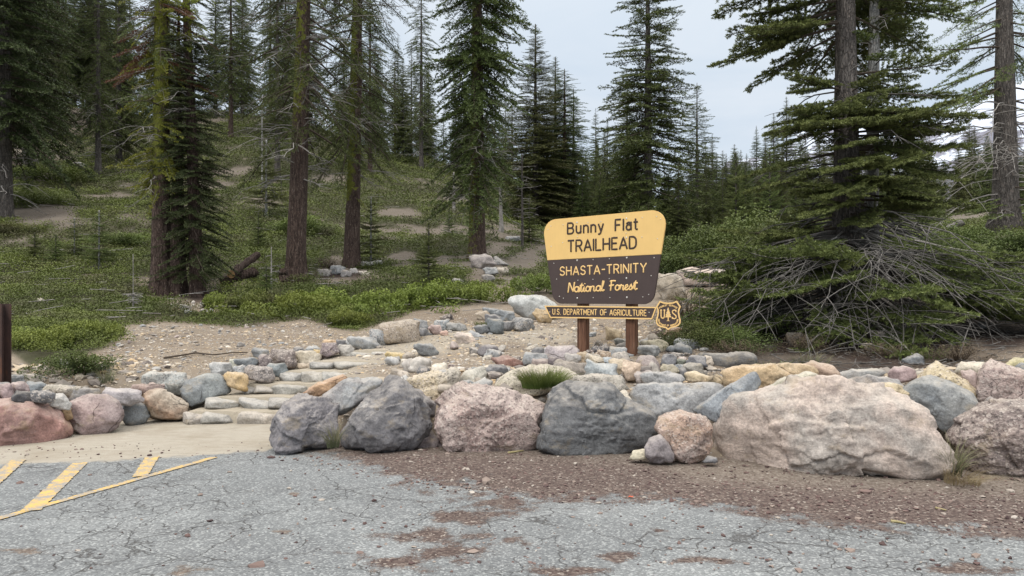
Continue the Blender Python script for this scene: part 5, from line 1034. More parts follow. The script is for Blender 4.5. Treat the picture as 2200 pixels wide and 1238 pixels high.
tree('pole', 1213, 46, 148, 'lichen footed fir standing second in the close pair by the sky gap', wide=1.7)
tree('dense2', 1232, 52, 190, 'fir with the sunlit flank at the end of the hill stand', wide=1.4)
tree('dense', 1392, 40, -260, 'tall broad fir rising straight above the sign', wide=1.15)
tree('spire', 1347, 46, 158, 'narrow fir pressed against the tall broad one above the sign', wide=1.15)
tree('gaunt', 1497, 55, 178, 'airy open branched fir standing apart against the sky', wide=1.35)
tree('spire', 1690, 80, 208, 'tallest narrow fir of the row left of the big near fir', wide=1.1)
tree('spire', 1662, 80, 244, 'narrow fir second in height in the row left of the big near fir', wide=1.1)
tree('dense2', 1280, 62, 232, 'yellowish pointed fir at the edge of the sky gap', wide=.9)
tree('spire', 1305, 66, 256, 'slim fir beside the yellowish pointed one', wide=.9)
tree('dense', 1625, 74, 270, 'dark cone shaped fir in the middle of the valley row', wide=.8)
tree('spire', 1530, 70, 288, 'slim fir tucked against the airy open branched one', wide=.9)
# small firs on the near slope
tree('young', 921, 20.3, 478, 'dense young fir with flat layered boughs on the green slope', name='young_fir', cat='young fir', wide=1.)
tree('young2', 797, 24.5, 424, 'thin young fir with bare lower stem right of the lichened trunk', name='young_fir', cat='young fir', wide=1.15)
tree('young', 1137, 33, 418, 'young fir beside the grey dead stem', name='young_fir', cat='young fir')
tree('young', 965, 33, 446, 'tiny young fir in the green mat left of the great fir', name='young_fir', cat='young fir')
tree('young2', 213, 21, 452, 'gauzy young fir with dead grey lower twigs on the left slope', name='young_fir', cat='young fir', wide=1.2)
tree('young2', 160, 23, 468, 'thin young fir beside the gauzy one on the left slope', name='young_fir', cat='young fir', wide=1.2)
tree('young', 75, 22, 500, 'low bushy young fir near the left edge of the slope', name='young_fir', cat='young fir', wide=1.5)
tree('young', 120, 21.5, 505, 'low spreading young fir between the bushy one and the thin one', name='young_fir', cat='young fir', wide=1.4)
tree('young', 572, 18.2, 570, 'small dark fir below the red barked trunk', name='young_fir', cat='young fir', wide=1.5)
tree('young2', 572, 33, 300, 'slender young fir with drooping boughs behind the cut logs', name='young_fir', cat='young fir', wide=1.3)
tree('young', 555, 26, 460, 'small fir seedling in the green mat behind the cut logs', name='young_fir', cat='young fir')
tree('young', 815, 60, 335, 'bushy young fir at the foot of the lichen footed trunk', name='young_fir', cat='young fir', wide=1.2)
tree('young', 776, 50, 325, 'broad dark young fir left of the lichen footed trunk', name='young_fir', cat='young fir', wide=1.3)
# the stand
r = np.random.default_rng(8)
def crowd(n, u0, u1, d0, d1, kinds, Hf, label, grp, avoid=(), wide=1.):
    k = 0; tries = 0; put = []
    while k < n and tries < 4000:
        tries += 1; u = r.uniform(u0, u1); d = math.exp(r.uniform(math.log(d0), math.log(d1)))
        if any(a < u < b and d < dm for a, b, dm in avoid): continue
        x = (u-U0)/F*d
        if any((x-a)**2+(d-b)**2 < 2.2 for a, b in put): continue
        put.append((x, d)); tree(kinds[r.integers(len(kinds))], u, d, 0, label, grp, r.uniform(0, 6.3), H=Hf(u, d)*r.uniform(.75, 1.2), wide=wide*r.uniform(.85, 1.15)); k += 1
crowd(42, -200, 560, 54, 92, ['pole', 'pole2', 'high', 'pole', 'gaunt', 'dense2'], lambda u, d: 15, DARKL, GH, [(130, 560, 52)])
crowd(15, 560, 860, 56, 80, ['pole', 'pole2', 'gaunt', 'dense2'], lambda u, d: np.interp(u, [560, 860], [14, 8]), DARKL, GH)
crowd(22, 860, 1240, 58, 85, ['gaunt', 'dense2', 'spire'], lambda u, d: np.interp(u, [860, 1000, 1240], [7, 9, 9]), DARKL, GH)
GV_ = 'firs of the valley forest'
crowd(34, 1250, 1760, 48, 95, ['spire', 'dense2', 'dense', 'far', 'far2'], lambda u, d: np.interp(u, [1250, 1330, 1420, 1500, 1700], [6.5, 8, 8, 6.5, 8])*d/70., 'young fir packed in the valley forest behind the sign', GV_)
crowd(26, 1250, 1760, 36, 50, ['dense', 'spire', 'young'], lambda u, d: 4.2, 'low bushy fir at the front of the valley forest', 'low firs fronting the valley forest', [(1250, 1420, 38)])
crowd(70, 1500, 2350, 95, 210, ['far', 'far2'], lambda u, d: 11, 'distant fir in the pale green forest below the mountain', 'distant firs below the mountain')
crowd(26, 1780, 2350, 50, 95, ['far', 'far2', 'spire'], lambda u, d: 6.5, 'mid distance fir seen through the branches of the big near fir', 'firs behind the big near fir')
for i, (u, vt) in enumerate(((1560,330),(1578,310),(1592,322),(1645,292),(1258,330),(1322,300),(1610,340))): tree(['spire', 'far2'][i % 2], u, 90, vt, 'small spire shaped fir in the far valley row', 'small spires in the valley row', wide=1.15)
# ------------------------------------------------------------------ the big near trees
def hero(name, u, d, H, r0, seed, branches, sprays, mt, mc, label, dead=(), moss=None, lean=(0, 0), twigs=True, deadsub=4, flare=.45, extra=(), wob=.012, zoff=-.05):
    p = ground_at(u, d); p[2] += zoff
    me_t, path = trunk_mesh(H, r0, seed, lean, flare, dead, 24, moss, deadsub=deadsub, wob=wob)
    t = add_tree(name, me_t, crown_mesh(path, branches, sprays, True, twigs) if branches else None, mt, mc, p, 1., 0., label)
    for nm, br, sp, mat in extra: link(nm, crown_mesh(path, br, sp, True, False, nm), [mat, M_DEAD], t)
    return t
SPR_SKIRT = [make_spray(s, 2.4, .11, .038, .010, .018, 5, True, .52, .65, .34) for s in (41, 42, 43)]
SPR_PAD = [make_spray(s, 1.7, .10, .038, .0105, .016, 5, True, .30, .7, .46) for s in (44, 45, 46)]
SPR_MIDF = [make_spray(s, 1.6, .13, .06, .017, .036, 3, True, .2, .6, .36) for s in (61, 62, 63)]
SPR_LICH = [make_spray(s, 1.4, .12, .045, .017, .022, 4, True, .05, .9, .22) for s in (47, 48)]
SPR_OLD = [make_spray(s, 2.6, .20, .07, .018, .046, 3, True, .34, .8, .32) for s in (51, 52, 53)]
r = np.random.default_rng(321)
# big near fir on the right: grey trunk, layered boughs, skirt of bare grey limbs
br = []
def side(n, z0, z1, L0, L1, azs, pitch, dr, lf=.12):
    for _ in range(n):
        a, b = azs[r.integers(len(azs))]; br.append((r.uniform(z0, z1), math.radians(r.uniform(a, b)), r.uniform(L0, L1), pitch+r.normal()*.09, dr*r.uniform(.7, 1.3), lf*r.uniform(.6, 1.4)))
side(14, 1.1, 1.9, 1.8, 2.4, [(60, 255)], -.12, .18); side(22, 2.0, 3.4, 1.3, 2.0, [(0, 360), (180, 360)], -.10, .18); side(18, 2.2, 3.9, 1.3, 2.1, [(195, 345)], -.02, .16); side(14, 3.2, 4.4, .9, 1.5, [(190, 350)], .08, .14)
side(14, 3.2, 4.6, 1.4, 2.1, [(-40, 60)], .0, .2); side(6, 3.3, 4.3, 1.0, 1.4, [(150, 215)], -.1, .25)
side(10, 5.2, 6.6, 1.9, 2.5, [(158, 205)], -.12, .20); side(8, 5.6, 7.4, 1.5, 2.2, [(165, 230)], -.05, .22); side(30, 5.0, 9.5, 1.6, 2.4, [(20, 160)], -.15, .26); side(14, 5.4, 9.0, 1.4, 2.1, [(-60, 40)], -.12, .26); side(30, 7.5, 12, .8, 1.6, [(0, 360)], .1, .25)
NB = br; br = []
side(32, .6, 1.6, 2.0, 2.9, [(150, 255)], -.20, .15, .20); side(12, .6, 1.8, 2.5, 3.3, [(-40, 20)], -.20, .14, .2); side(16, .9, 1.9, 1.7, 2.4, [(165, 235)], -.13, .13); side(13, .9, 2.0, 1.6, 2.7, [(250, 335)], -.24, .16); side(10, 1., 2.4, 2., 3., [(20, 150)], -.2, .15); side(16, .8, 1.6, 2.9, 3.6, [(190, 345)], -.26, .10)
SK = br; br = []
dead = [(r.uniform(.35, 2.1), math.radians(r.choice([r.uniform(170, 370), r.uniform(0, 360)])), r.uniform(1.5, 3.1), r.uniform(.42, .78), r.uniform(.010, .022)) for _ in range(74)]+[(r.uniform(.3, 1.5), math.radians(r.uniform(185, 355)), r.uniform(2.0, 3.4), r.uniform(.30, .52), r.uniform(.009, .018)) for _ in range(42)]+[(r.uniform(.5, 1.5), math.radians(r.uniform(188, 352)), r.uniform(2.9, 3.9), r.uniform(.28, .42), r.uniform(.010, .018)) for _ in range(34)] + [(r.uniform(2, 4.2), r.uniform(0, 6.3), r.uniform(.8, 1.6), .3, .016) for _ in range(20)]
M_LIMB = M_DEAD.copy(); M_LIMB.name = 'grey_limbs'
for q in M_LIMB.node_tree.nodes:
    if q.type == 'VALTORGB':
        for e, c in zip(q.color_ramp.elements, (.055, .12, .24)): e.color = (c, c*.94, c*.88, 1)
R1 = hero('fir_tree', 1820, 12.9, 13.2, .265, 5, NB, SPR_PAD, M_BARKG, M_FIRB, 'big near fir with layered green boughs and a skirt of bare grey limbs', dead, lambda z, a: .12+0*z, (-.004, 0), True, 8, .55, [('lower_boughs', SK, SPR_SKIRT, M_FIRB)])
for ch in R1.children:
    if ch.name.startswith('trunk'): ch.data.materials[1] = M_LIMB
br = []
side(12, 2.0, 4.0, .7, 1.2, [(0, 360)], -.05, .2); side(22, 5.2, 10.5, 1.1, 1.9, [(-60, 120)], -.1, .28); side(4, 4.2, 5.2, .7, 1.0, [(170, 260)], .05, .2)
hero('fir_tree', 1869, 13.3, 12.3, .14, 6, br, SPR_PAD, M_BARKP, M_FIRB, 'slender pale grey fir trunk standing against the right of the big near fir', deadset(r, 2.5, 6, 16, .8, .35, .01), None, (.012, 0), True)
br = []
side(18, 3.6, 7.8, 1.7, 2.6, [(150, 215)], -.22, .26); side(20, 3.4, 8, 1.5, 2.4, [(-50, 50)], -.2, .28); side(16, 4.0, 9, 1.2, 2.2, [(60, 130)], -.15, .28); side(8, 3.0, 6.5, 1.0, 1.7, [(215, 320)], -.3, .3); side(20, 8, 13, 1., 1.8, [(0, 360)], -.05, .3)
br += [(r.uniform(.5, 1.5), math.radians(r.uniform(180, 360)), r.uniform(1.0, 1.9), -.15, .2, .15) for _ in range(10)]
dead = [(r.uniform(.5, 3.6), math.radians(r.choice([r.uniform(150, 230), r.uniform(-60, 60), r.uniform(200, 340)])), r.uniform(1.2, 2.9), r.uniform(.25, .6), r.uniform(.012, .024)) for _ in range(54)]
hero('fir_tree', 2161, 20.3, 14.5, .335, 7, br, SPR_OLD, M_BARKG, M_FIRB, 'old fir with thick furrowed grey trunk and drooping ragged boughs near the right edge', dead, None, (-.006, 0), True, 6, .5)
# lichen covered tree and its dark companions, left
moss = lambda lo, full, side_: (lambda z, a: np.clip((z-lo)/(full-lo), 0, 1)*(.58+.16*np.cos(a-side_)))
br = [(r.uniform(4.4, 20), r.uniform(0, 6.3), r.uniform(.6, 1.7), r.uniform(-.5, .1), .4, .1) for _ in range(90)]
li = [(r.uniform(2.6, 8.2), math.radians(r.choice([r.uniform(130, 260), r.uniform(-70, 50)])), r.uniform(.35, 1.25), r.uniform(-.75, .25), .35, .1) for _ in range(110)]
rd = [(r.uniform(5.4, 7.6), math.radians(r.choice([r.uniform(140, 230), r.uniform(-30, 60)])), r.uniform(.8, 1.5), -.25, .3, .1) for _ in range(18)]
hero('fir_tree', 346, 19.0, 21, .245, 11, br, SPR_OLD, M_BARK, M_FIR, 'tall fir draped in yellow green lichen with rusty dead boughs', deadset(r, 2, 8, 46, 1.1, .45, .016), moss(1.2, 3.4, -2.2), (.002, 0), True, 4, .35, [('lichen', li, SPR_LICH, M_LICH), ('dead_boughs', rd, SPR_MIDF, M_RED)])
br = whorl(r, .6, 6.6, 46, lambda t: 1.15-.4*t, (-.3, .1), .3, .15)+[(r.uniform(6.4, 13), r.uniform(0, 6.3), r.uniform(.5, 1.1), -.2, .3, .1) for _ in range(30)]
li = [(r.uniform(6.4, 8.4), math.radians(r.uniform(-110, 110)), r.uniform(.4, .9), r.uniform(-.4, .3), .3, .1) for _ in range(26)]
hero('fir_tree', 424, 18.9, 14, .175, 12, br, SPR_MIDF, M_BARK, M_FIRD, 'dark leafy fir rising from a leaning foot beside the lichen covered tree', deadset(r, 4.5, 7, 24, 1.2, .4, .012), moss(5.6, 7, .5), (-.05, .03), True, 4, .3, [('lichen', li, SPR_LICH, M_LICH)], .03)
br = [(r.uniform(1., 4.6), r.uniform(0, 6.3), r.uniform(.5, .9), -.15, .3, .15) for _ in range(34)]
hero('fir_tree', 380, 19.1, 7.5, .21, 13, br, SPR_MIDF, M_BARK, M_FIRD, 'dark trunk squeezed between the lichen covered tree and the leaning one', (), None, (.0, .01), True)
# red barked tree
br = whorl(r, 4.3, 22, 9, lambda t: 2.5-1.0*t, (-.45, .0), .34, .10)
hero('fir_tree', 635, 21, 23, .275, 14, br, SPR_OLD, M_BARK, M_FIR, 'red barked fir with a thick clean lower trunk and curved dead limbs', [(r.uniform(2.9, 8.5), r.uniform(0, 6.3), r.uniform(1.0, 2.6), r.uniform(-.1, .5), r.uniform(.012, .026)) for _ in range(62)], lambda z, a: np.clip((z-3.0)/2, 0, 1)*(.42+.26*np.cos(a+2.3)), (.028, 0), True, 5, .35)
br = whorl(r, 4.0, 22, 12, lambda t: 2.3-.9*t, (-.5, .0), .40, .10)
li = [(r.uniform(2.2, 9.5), math.radians(r.uniform(100, 330)), r.uniform(.3, .8), r.uniform(-.9, .1), .4, .1) for _ in range(40)]
hero('fir_tree', 755, 24, 24, .245, 15, br, SPR_OLD, M_BARK, M_FIR, 'fir with bright lichen down the left of its red trunk, standing by pale stones', [(r.uniform(3, 9), r.uniform(0, 6.3), r.uniform(.8, 2.2), r.uniform(.1, .6), .016) for _ in range(46)], lambda z, a: np.clip((z-1.7)/.8, 0, 1)*(.40+.50*np.cos(a+2.6)), (.022, 0), True, 5, .35, [('lichen', li, SPR_LICH, M_LICH)])
br = whorl(r, 2.6, 21, 19, lambda t: 2.0*(1-t)**.35+.25, (-.62, .1), .30, .16)+[(r.uniform(7.2, 10.5), r.uniform(0, 6.3), r.uniform(1.9, 2.8), r.uniform(-.35, -.05), .28, .2) for _ in range(22)]
hero('fir_tree', 1025, 27, 22, .30, 16, br, SPR_MID, M_BARK, M_FIR, 'great dark fir with full drooping crown above a wide flared trunk, left of the sign', deadset(r, 1.8, 5, 60, 1.5, .5, .016), lambda z, a: .5+.16*np.cos(a-3.1)-.1*(z < 1.5), (0, 0), False, 4, .4)
# dead stems
def snag(u, d, vtop, r0, mat, label, n=14, L=.5, lean=(0, 0)):
    p = ground_at(u, d); H = CZ+(H0-vtop)/F*d-p[2]; H = max(H, .35); me, path = trunk_mesh(H, r0, int(u), lean, .2, deadset(r, H*.3, H*.95, n, L, .1, .012), 12, None, top=r0*.45, wob=.03)
    t = empty('dead_tree', tuple(p)); tag(t, label, 'dead tree'); link('trunk', me, [mat, M_DEAD], t)
snag(1077, 35, 398, .11, M_DEAD, 'broken white snag without bark right of the great fir', 2, .3, (-.02, 0))
snag(1122, 31, 330, .055, M_BARKG, 'slender grey dead stem with short bare twigs left of the sign', 26, .7)
snag(563, 40, 205, .05, M_BARKP, 'thin pale dead pole behind the cut logs', 14, .3)
snag(975, 40, 370, .09, M_DEAD, 'short grey dead bush like stem left of the great fir', 40, .4)
snag(286, 16.6, 640, .015, M_DEAD, 'tiny bleached dead sapling in the green mat', 26, .22)
snag(583, 19.0, 545, .025, M_DEAD, 'small bleached stick tree beside the cut logs', 12, .25)
# ------------------------------------------------------------------ ground cover
def leaf_quads(r, C, n, size, up=.55):
    N = r.normal(size=(n, 3)); N[:, 2] = abs(N[:, 2])*.8+up; N /= np.linalg.norm(N, axis=1)[:, None]
    T = np.cross(N, r.normal(size=(n, 3))); T /= np.linalg.norm(T, axis=1)[:, None]+1e-9; B = np.cross(N, T)
    s = size[:, None] if hasattr(size, '__len__') else size
    return np.stack([C-T*s*.5, C+B*s*.30, C+T*s*.5, C-B*s*.30], 1)
M_COVER = needle_material('mat_leaves', (.055, .074, .020), (.112, .143, .034), (.17, .21, .046), dry=(.105, .092, .058))
M_BUSH = needle_material('bush_leaves', (.036, .055, .017), (.080, .108, .030), (.130, .165, .045))
M_BRIGHT = needle_material('bright_mat_leaves', (.055, .080, .016), (.135, .180, .034), (.235, .29, .06))
M_DRY = needle_material('dry_leaves', (.09, .07, .05), (.17, .135, .095), (.22, .18, .11))
M_GRASS = needle_material('grass_blades', (.045, .085, .018), (.11, .17, .04), (.20, .25, .07)); M_STRAW = needle_material('straw_blades', (.28, .23, .12), (.42, .36, .2), (.5, .44, .28)); M_SAGE = needle_material('grey_grass_blades', (.07, .085, .05), (.15, .165, .09), (.33, .30, .18))
def hump(x, y):
    P = np.stack([x, y, 0*x], 1); return np.clip(.18+.30*fbm(P*.8, 71, 3)+.14*fbm(P*2.6, 72, 2), .03, .6)
r = np.random.default_rng(99); NC = 230000
u = r.uniform(-160, 2360, NC); d = np.exp(r.uniform(math.log(11.5), math.log(88), NC)); x = (u-U0)/F*d; z = TZ(x, d); cm, uu, vv = cover_mask(x, d, z)
ok = (cm > .06+.25*r.random(NC)) & (vv > 180); x, y, z, cmk = x[ok], d[ok], z[ok], cm[ok]
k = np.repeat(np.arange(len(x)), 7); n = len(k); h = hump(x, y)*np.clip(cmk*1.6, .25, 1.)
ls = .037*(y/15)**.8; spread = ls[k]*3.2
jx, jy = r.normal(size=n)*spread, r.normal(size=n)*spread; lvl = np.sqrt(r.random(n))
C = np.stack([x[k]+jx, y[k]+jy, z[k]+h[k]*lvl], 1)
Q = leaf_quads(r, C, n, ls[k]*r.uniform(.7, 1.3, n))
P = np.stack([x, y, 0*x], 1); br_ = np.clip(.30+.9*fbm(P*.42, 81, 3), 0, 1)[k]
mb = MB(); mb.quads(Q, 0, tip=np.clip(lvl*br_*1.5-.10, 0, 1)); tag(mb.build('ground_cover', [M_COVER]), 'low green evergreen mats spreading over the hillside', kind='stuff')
# dead sticks and needles strewn on the slope
mb = MB(); k = 0
while k < 420:
    u_ = r.uniform(-50, 1250); d_ = math.exp(r.uniform(math.log(14), math.log(60))); p = ground_at(u_, d_); a = r.uniform(0, 3.14); L = r.lognormal(-.9, .5)*(d_/25)**.5; t = np.linspace(-.5, .5, 4)
    P = np.stack([p[0]+math.cos(a)*L*t, p[1]+math.sin(a)*L*t+.03*np.cumsum(r.normal(size=4)), p[2]+.10+r.uniform(0, .15)+L*r.normal()*.12*t], 1); mb.tube(P, .008*(d_/20)**.5, 4); k += 1
tag(mb.build('debris', [M_DEAD]), 'bleached dead sticks strewn over the slope', kind='stuff')
mb = MB(); k = 0
while k < 700:
    u_ = r.uniform(1480, 2300); d_ = r.uniform(8.6, 14.5); p = ground_at(u_, d_)
    if p[2] < .6: continue
    a = r.uniform(0, 3.14); L = r.lognormal(-1.6, .5); t = np.linspace(-.5, .5, 4)
    P = np.stack([p[0]+math.cos(a)*L*t, p[1]+math.sin(a)*L*t+.02*np.cumsum(r.normal(size=4)), p[2]+.012+r.uniform(0, .04)+L*r.normal()*.10*t], 1); mb.tube(P, r.uniform(.003, .007), 4); k += 1
tag(mb.build('debris', [M_LIMB]), 'fallen twigs in the dark litter under the big fir', kind='stuff')
# ------------------------------------------------------------------ bushes (things)
def bush_mesh(seed, W, H, leaf, n, dome=.8, stems=10, gap=.35):
    r = np.random.default_rng(seed); mb = MB(); nc = 26; cc = r.normal(size=(nc, 3))*np.array([W*.26, W*.26, 0]); cc[:, 2] = H*(.25+.45*r.random(nc))*np.exp(-(cc[:, 0]**2+cc[:, 1]**2)/(W*.55)**2); rad = r.uniform(.16, .30, nc)*min(W, H*1.8)
    k = r.integers(nc, size=n); D = r.normal(size=(n, 3)); D /= np.linalg.norm(D, axis=1)[:, None]; rr = rad[k]*(1-.45*r.random(n)**2)
    C = cc[k]+D*rr[:, None]*np.array([1, 1, .8]); C = C+.06*W*np.stack([fbm(C*4/W, seed+i, 3) for i in range(3)], 1)
    ok = (C[:, 2] > .01) & (fbm(C*5/W, seed+9, 2) > -gap); C = C[ok]; Q = leaf_quads(r, C, len(C), leaf*r.uniform(.7, 1.3, len(C)), .35)
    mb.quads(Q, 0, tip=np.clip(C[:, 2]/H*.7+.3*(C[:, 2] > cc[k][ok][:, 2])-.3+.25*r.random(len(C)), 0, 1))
    for j in range(stems):
        e = cc[j % nc]; t = np.linspace(0, 1, 6)[:, None]; P = np.array([e[0]*.15, e[1]*.15, -.08])+(np.array([e[0], e[1], e[2]+rad[j % nc]*.5])-np.array([e[0]*.15, e[1]*.15, -.08]))*t+r.normal(size=(6, 3))*.03*W*t; mb.tube(P, .012*W*(1-.7*t[:, 0])+.002, 5, 1, False, tip=0.)
    return mb.mesh('foliage')
BM = {'leafy': bush_mesh(1, 1., .55, .030, 9000), 'mat': bush_mesh(2, 1., .28, .024, 9000, stems=4, gap=.5), 'mat2': bush_mesh(3, 1., .26, .024, 9000, stems=4, gap=.5), 'big': bush_mesh(4, 2., 1.2, .048, 15000), 'big2': bush_mesh(5, 2., 1.1, .048, 15000), 'dry': bush_mesh(6, 1., .7, .020, 5000, stems=60, gap=.1)}
def bush(kind, u, d, s, mat, label, sz=1., cat='shrub', name='shrub'):
    p = ground_at(u, d); me = BM[kind]
    key = (kind, mat.name)
    if key not in BM: m2 = me.copy(); m2.materials.clear(); m2.materials.append(mat); m2.materials.append(M_TWIG if mat is not M_DRY else M_DEAD); BM[key] = m2
    o = bpy.data.objects.new(name, BM[key]); COL.objects.link(o); o.location = (p[0], p[1], p[2]-.02); o.scale = (s, s, s*sz); o.rotation_euler = (0, 0, (u*.37) % 6.28); tag(o, label, cat); return o
bush('leafy', 165, 10.15, .95, M_BUSH, 'loose leafy bush with reddish stems on top of the wall near the rusty post', .8)
bush('mat', 105, 11.6, 1.25, M_BRIGHT, 'bright green low mat right behind the loose leafy bush', 1.1); bush('mat2', 185, 12.6, 1.3, M_BRIGHT, 'bright green low mat in the middle of the three behind the leafy bush', 1.1); bush('mat', 60, 11.9, 1.2, M_BRIGHT, 'bright green low mat beside the rusty post', 1.)
for i, (u, d, s, lab) in enumerate([(742,14.6,1.1,'bright tongue of green mat reaching down towards the layered brown slab'),(640,16.2,1.9,'wide bright green mat below the red barked tree'),(540,16.6,1.6,'green mat below the cut logs, left of the wide bright one'),(830,16.6,2.0,'broad bright green mat in front of the dense young fir'),(930,17.0,1.9,'rounded bright mat right of the dense young fir foot'),(1010,17.3,1.8,'bright mat at the end of the row near the path stones'),(700,17.4,1.8,'bright raised mat under the lichened trunk stones'),(1160,19.5,1.8,'green mat running behind the left edge of the sign'),(470,17.0,1.2,'small green mat beside the rubble path'),(575,17.9,1.5,'mat under the small dark fir')]):
    bush(['mat', 'mat2'][i % 2], u, d, s, [M_BRIGHT, M_COVER][i in (2, 7, 9)], lab, 1.25)
for i, (k, u, d, s, sz, lab) in enumerate([('big',1520,23.5,1.6,1.,'large rounded bush right of the sign with dense small leaves'),('big2',1600,24,1.7,1.1,'tall bush beside the large rounded one, touching the fir boughs'),('big',1455,23.5,1.2,.9,'lower bush right against the edge of the yellow panel'),('big2',1680,21,1.4,1.,'bush half hidden behind the left boughs of the big fir'),('big',1570,12.6,.75,.7,'dark bush under the left skirt of the big fir'),('big2',1500,11.2,.55,.7,'dark low shrub behind the charcoal stones right of the sign'),('big',1560,11.0,.5,.75,'dark low shrub nearest the wall under the fir skirt'),('big2',1640,14.6,.9,.8,'dark shrub deep under the left boughs of the fir'),('big',2120,14.6,1.0,.8,'green shrub below the old furrowed fir'),('big2',2070,17.2,1.1,.8,'green shrub on the bank between the two big firs'),('big',2190,13.4,.8,.8,'dark shrub at the right edge above the wall'),('big2',1990,18,1.0,.7,'shrub behind the right limbs of the big fir'),('big',2180,17.6,.9,.6,'small shrub at the foot of the old furrowed fir'),('big2',60,33,1.5,.5,'grey green bush on the upper left slope'),('big',20,27,1.1,.5,'bush near the left edge above the mats'),('big2',110,40,1.8,.6,'wide bush below the bare upper slope'),('big',265,26,.9,.5,'bush left of the lichen covered tree'),('big2',660,30,1.3,.6,'bush behind the red barked tree')]):
    bush(k, u, d, s, M_BUSH if u > 1400 else M_COVER, lab, sz)
bush('dry', 1478, 13.6, 1.05, M_DRY, 'dry brownish shrub right of the shield badge'); bush('dry', 1900, 10.0, .7, M_DRY, 'tangle of dry twigs behind the flat bluish slab', .5); bush('dry', 2060, 9.4, .8, M_DRY, 'tangle of dry twigs behind the yellow triangular rock', .5); bush('dry', 1580, 10.4, .8, M_DRY, 'tangle of dry twigs by the dark cracked slab', .5); bush('dry', 1730, 10.8, .9, M_DRY, 'tangle of dry twigs in front of the slab under the fir', .5)
bush('dry', 700, 23.5, 1.1, M_DRY, 'heap of bleached dead twigs between the two big trunks', .5)
def tuft(u, d, n, L, spread, mat, label, lean=(0, 0), z=None, w=.006):
    r = np.random.default_rng(int(u*3+n)); p = ground_at(u, d) if z is None else np.array([(u-U0)/F*d, d, z]); mb = MB(); Qs = []; Ts = []
    for j in range(n):
        a = r.uniform(0, 6.3); b = np.array([math.cos(a), math.sin(a)])*spread*math.sqrt(r.random()); o = np.array([b[0], b[1], -.02]); out = np.array([b[0]/spread*.7+lean[0]+r.normal()*.25, b[1]/spread*.7+lean[1]+r.normal()*.25, 0]); l = L*r.uniform(.55, 1.15)
        t = np.linspace(0, 1, 5); P = o+np.stack([out[0]*l*t*t*.9, out[1]*l*t*t*.9, l*(t-.32*t*t*min(1.6, np.hypot(*out[:2])+.3))], 1); sd = np.array([-math.sin(a+1), math.cos(a+1), 0])*w*.5
        W = (1-t**2*.9)[:, None]*sd
        for i in range(4): Qs.append([P[i]-W[i], P[i]+W[i], P[i+1]+W[i+1], P[i+1]-W[i+1]]); Ts.append(t[i])
    mb.quads(np.array(Qs), 0, tip=np.array(Ts)); o = mb.build('grass_tuft', [mat], None, False, tuple(p)); tag(o, label, 'grass tuft'); return o
tuft(1166, 8.3, 900, .27, .23, M_GRASS, 'lush green grass tuft between the pink boulder and the charcoal one', z=.62)
tuft(2046, 6.55, 190, .42, .07, M_SAGE, 'grey green grass growing between the huge boulder and the speckled brown one', (-.1, -.2), 0.05, .005); tuft(2065, 6.4, 200, .32, .13, M_STRAW, 'dry straw grass spilling at the foot of the huge boulder', (.15, -.8), 0.0, .004)
tuft(716, 7.65, 90, .34, .06, M_SAGE, 'thin grey green grass in the gap left of the peaked boulder', (-.15, -.2), .08, .005); tuft(1036, 14.0, 160, .13, .14, M_GRASS, 'small vivid green tuft among the path stones'); tuft(1464, 8.95, 150, .12, .14, M_GRASS, 'fresh green tuft right of the sign among wall stones'); tuft(1242, 8.9, 50, .12, .06, M_GRASS, 'few green leaves beside the long pale yellow boulder')
tuft(345, 17.9, 150, .14, .2, M_GRASS, 'vivid green tuft in the litter below the lichen covered tree'); tuft(1660, 9.2, 90, .17, .2, M_GRASS, 'thin grass behind the long ochre boulder'); tuft(1740, 9.6, 120, .2, .25, M_SAGE, 'pale grass under the fir twigs behind the wall'); tuft(115, 9.7, 110, .16, .10, M_GRASS, 'green grass at the foot of the loose leafy bush'); tuft(228, 10.0, 90, .26, .09, M_SAGE, 'pale grass at the right side of the loose leafy bush'); tuft(1985, 9.6, 120, .26, .3, M_GRASS, 'grass under the drooping twigs at the right')
# ------------------------------------------------------------------ logs, stump, sticks
m_, nt_, b_ = material('cut_end'); vq = NN(nt_, 'ShaderNodeTexWave', wave_type='RINGS', ins={'Vector': coord(nt_), 'Scale': 9., 'Distortion': 2.}).outputs['Fac']; setc(nt_, b_, mixc(nt_, vq, (.36, .20, .09), (.52, .34, .17)), .8); M_CUT = m_
def log(a, b, ra, label, mat=None, name='cut_log', cat='log', ends=(True, True)):
    a, b = np.array(a), np.array(b); t = np.linspace(0, 1, 14)[:, None]; r = np.random.default_rng(int(abs(a[0])*99)); P = a+(b-a)*t+r.normal(size=(14, 3))*.012; V, Q, T = tube(P-a, ra*(1+.06*r.normal(size=14)), 14); nn_ = 14*14
    V[:nn_] += (V[:nn_]-np.repeat(P-a, 14, 0))*(.10*fbm(V[:nn_]*6, 4, 3))[:, None]; root = empty(name, tuple(a)); tag(root, label, cat)
    link('bark', mesh('bark', V[:nn_], [Q], True), [mat or M_BARK], root); link('cut_end', mesh('cut_end', V, [T]), [M_CUT if mat is None else M_DEAD], root); return root
g = lambda u, v, d: pix(u, v, d)
log(g(474, 607, 19.6), g(548, 583, 20.2), .13, 'dark lower cut log lying on the litter left of the red barked tree'); log(g(497, 589, 19.4), g(553, 548, 20.8), .10, 'thinner cut log with bright sawn end resting on the dark one'); log(g(2040, 490, 21.5), g(2068, 478, 21.2), .09, 'short bleached log on the bare bank behind the big fir', M_DEAD); log(g(778, 568, 23.6), g(822, 564, 23.9), .07, 'pale lying log right of the lichened trunk', M_BARKP)
pg = ground_at(611, 20.2); log(pg+np.array([0, 0, -.1]), pg+np.array([-.02, 0, .45]), .12, 'small stump with splintered orange top at the red barked trunk', name='stump', cat='stump')
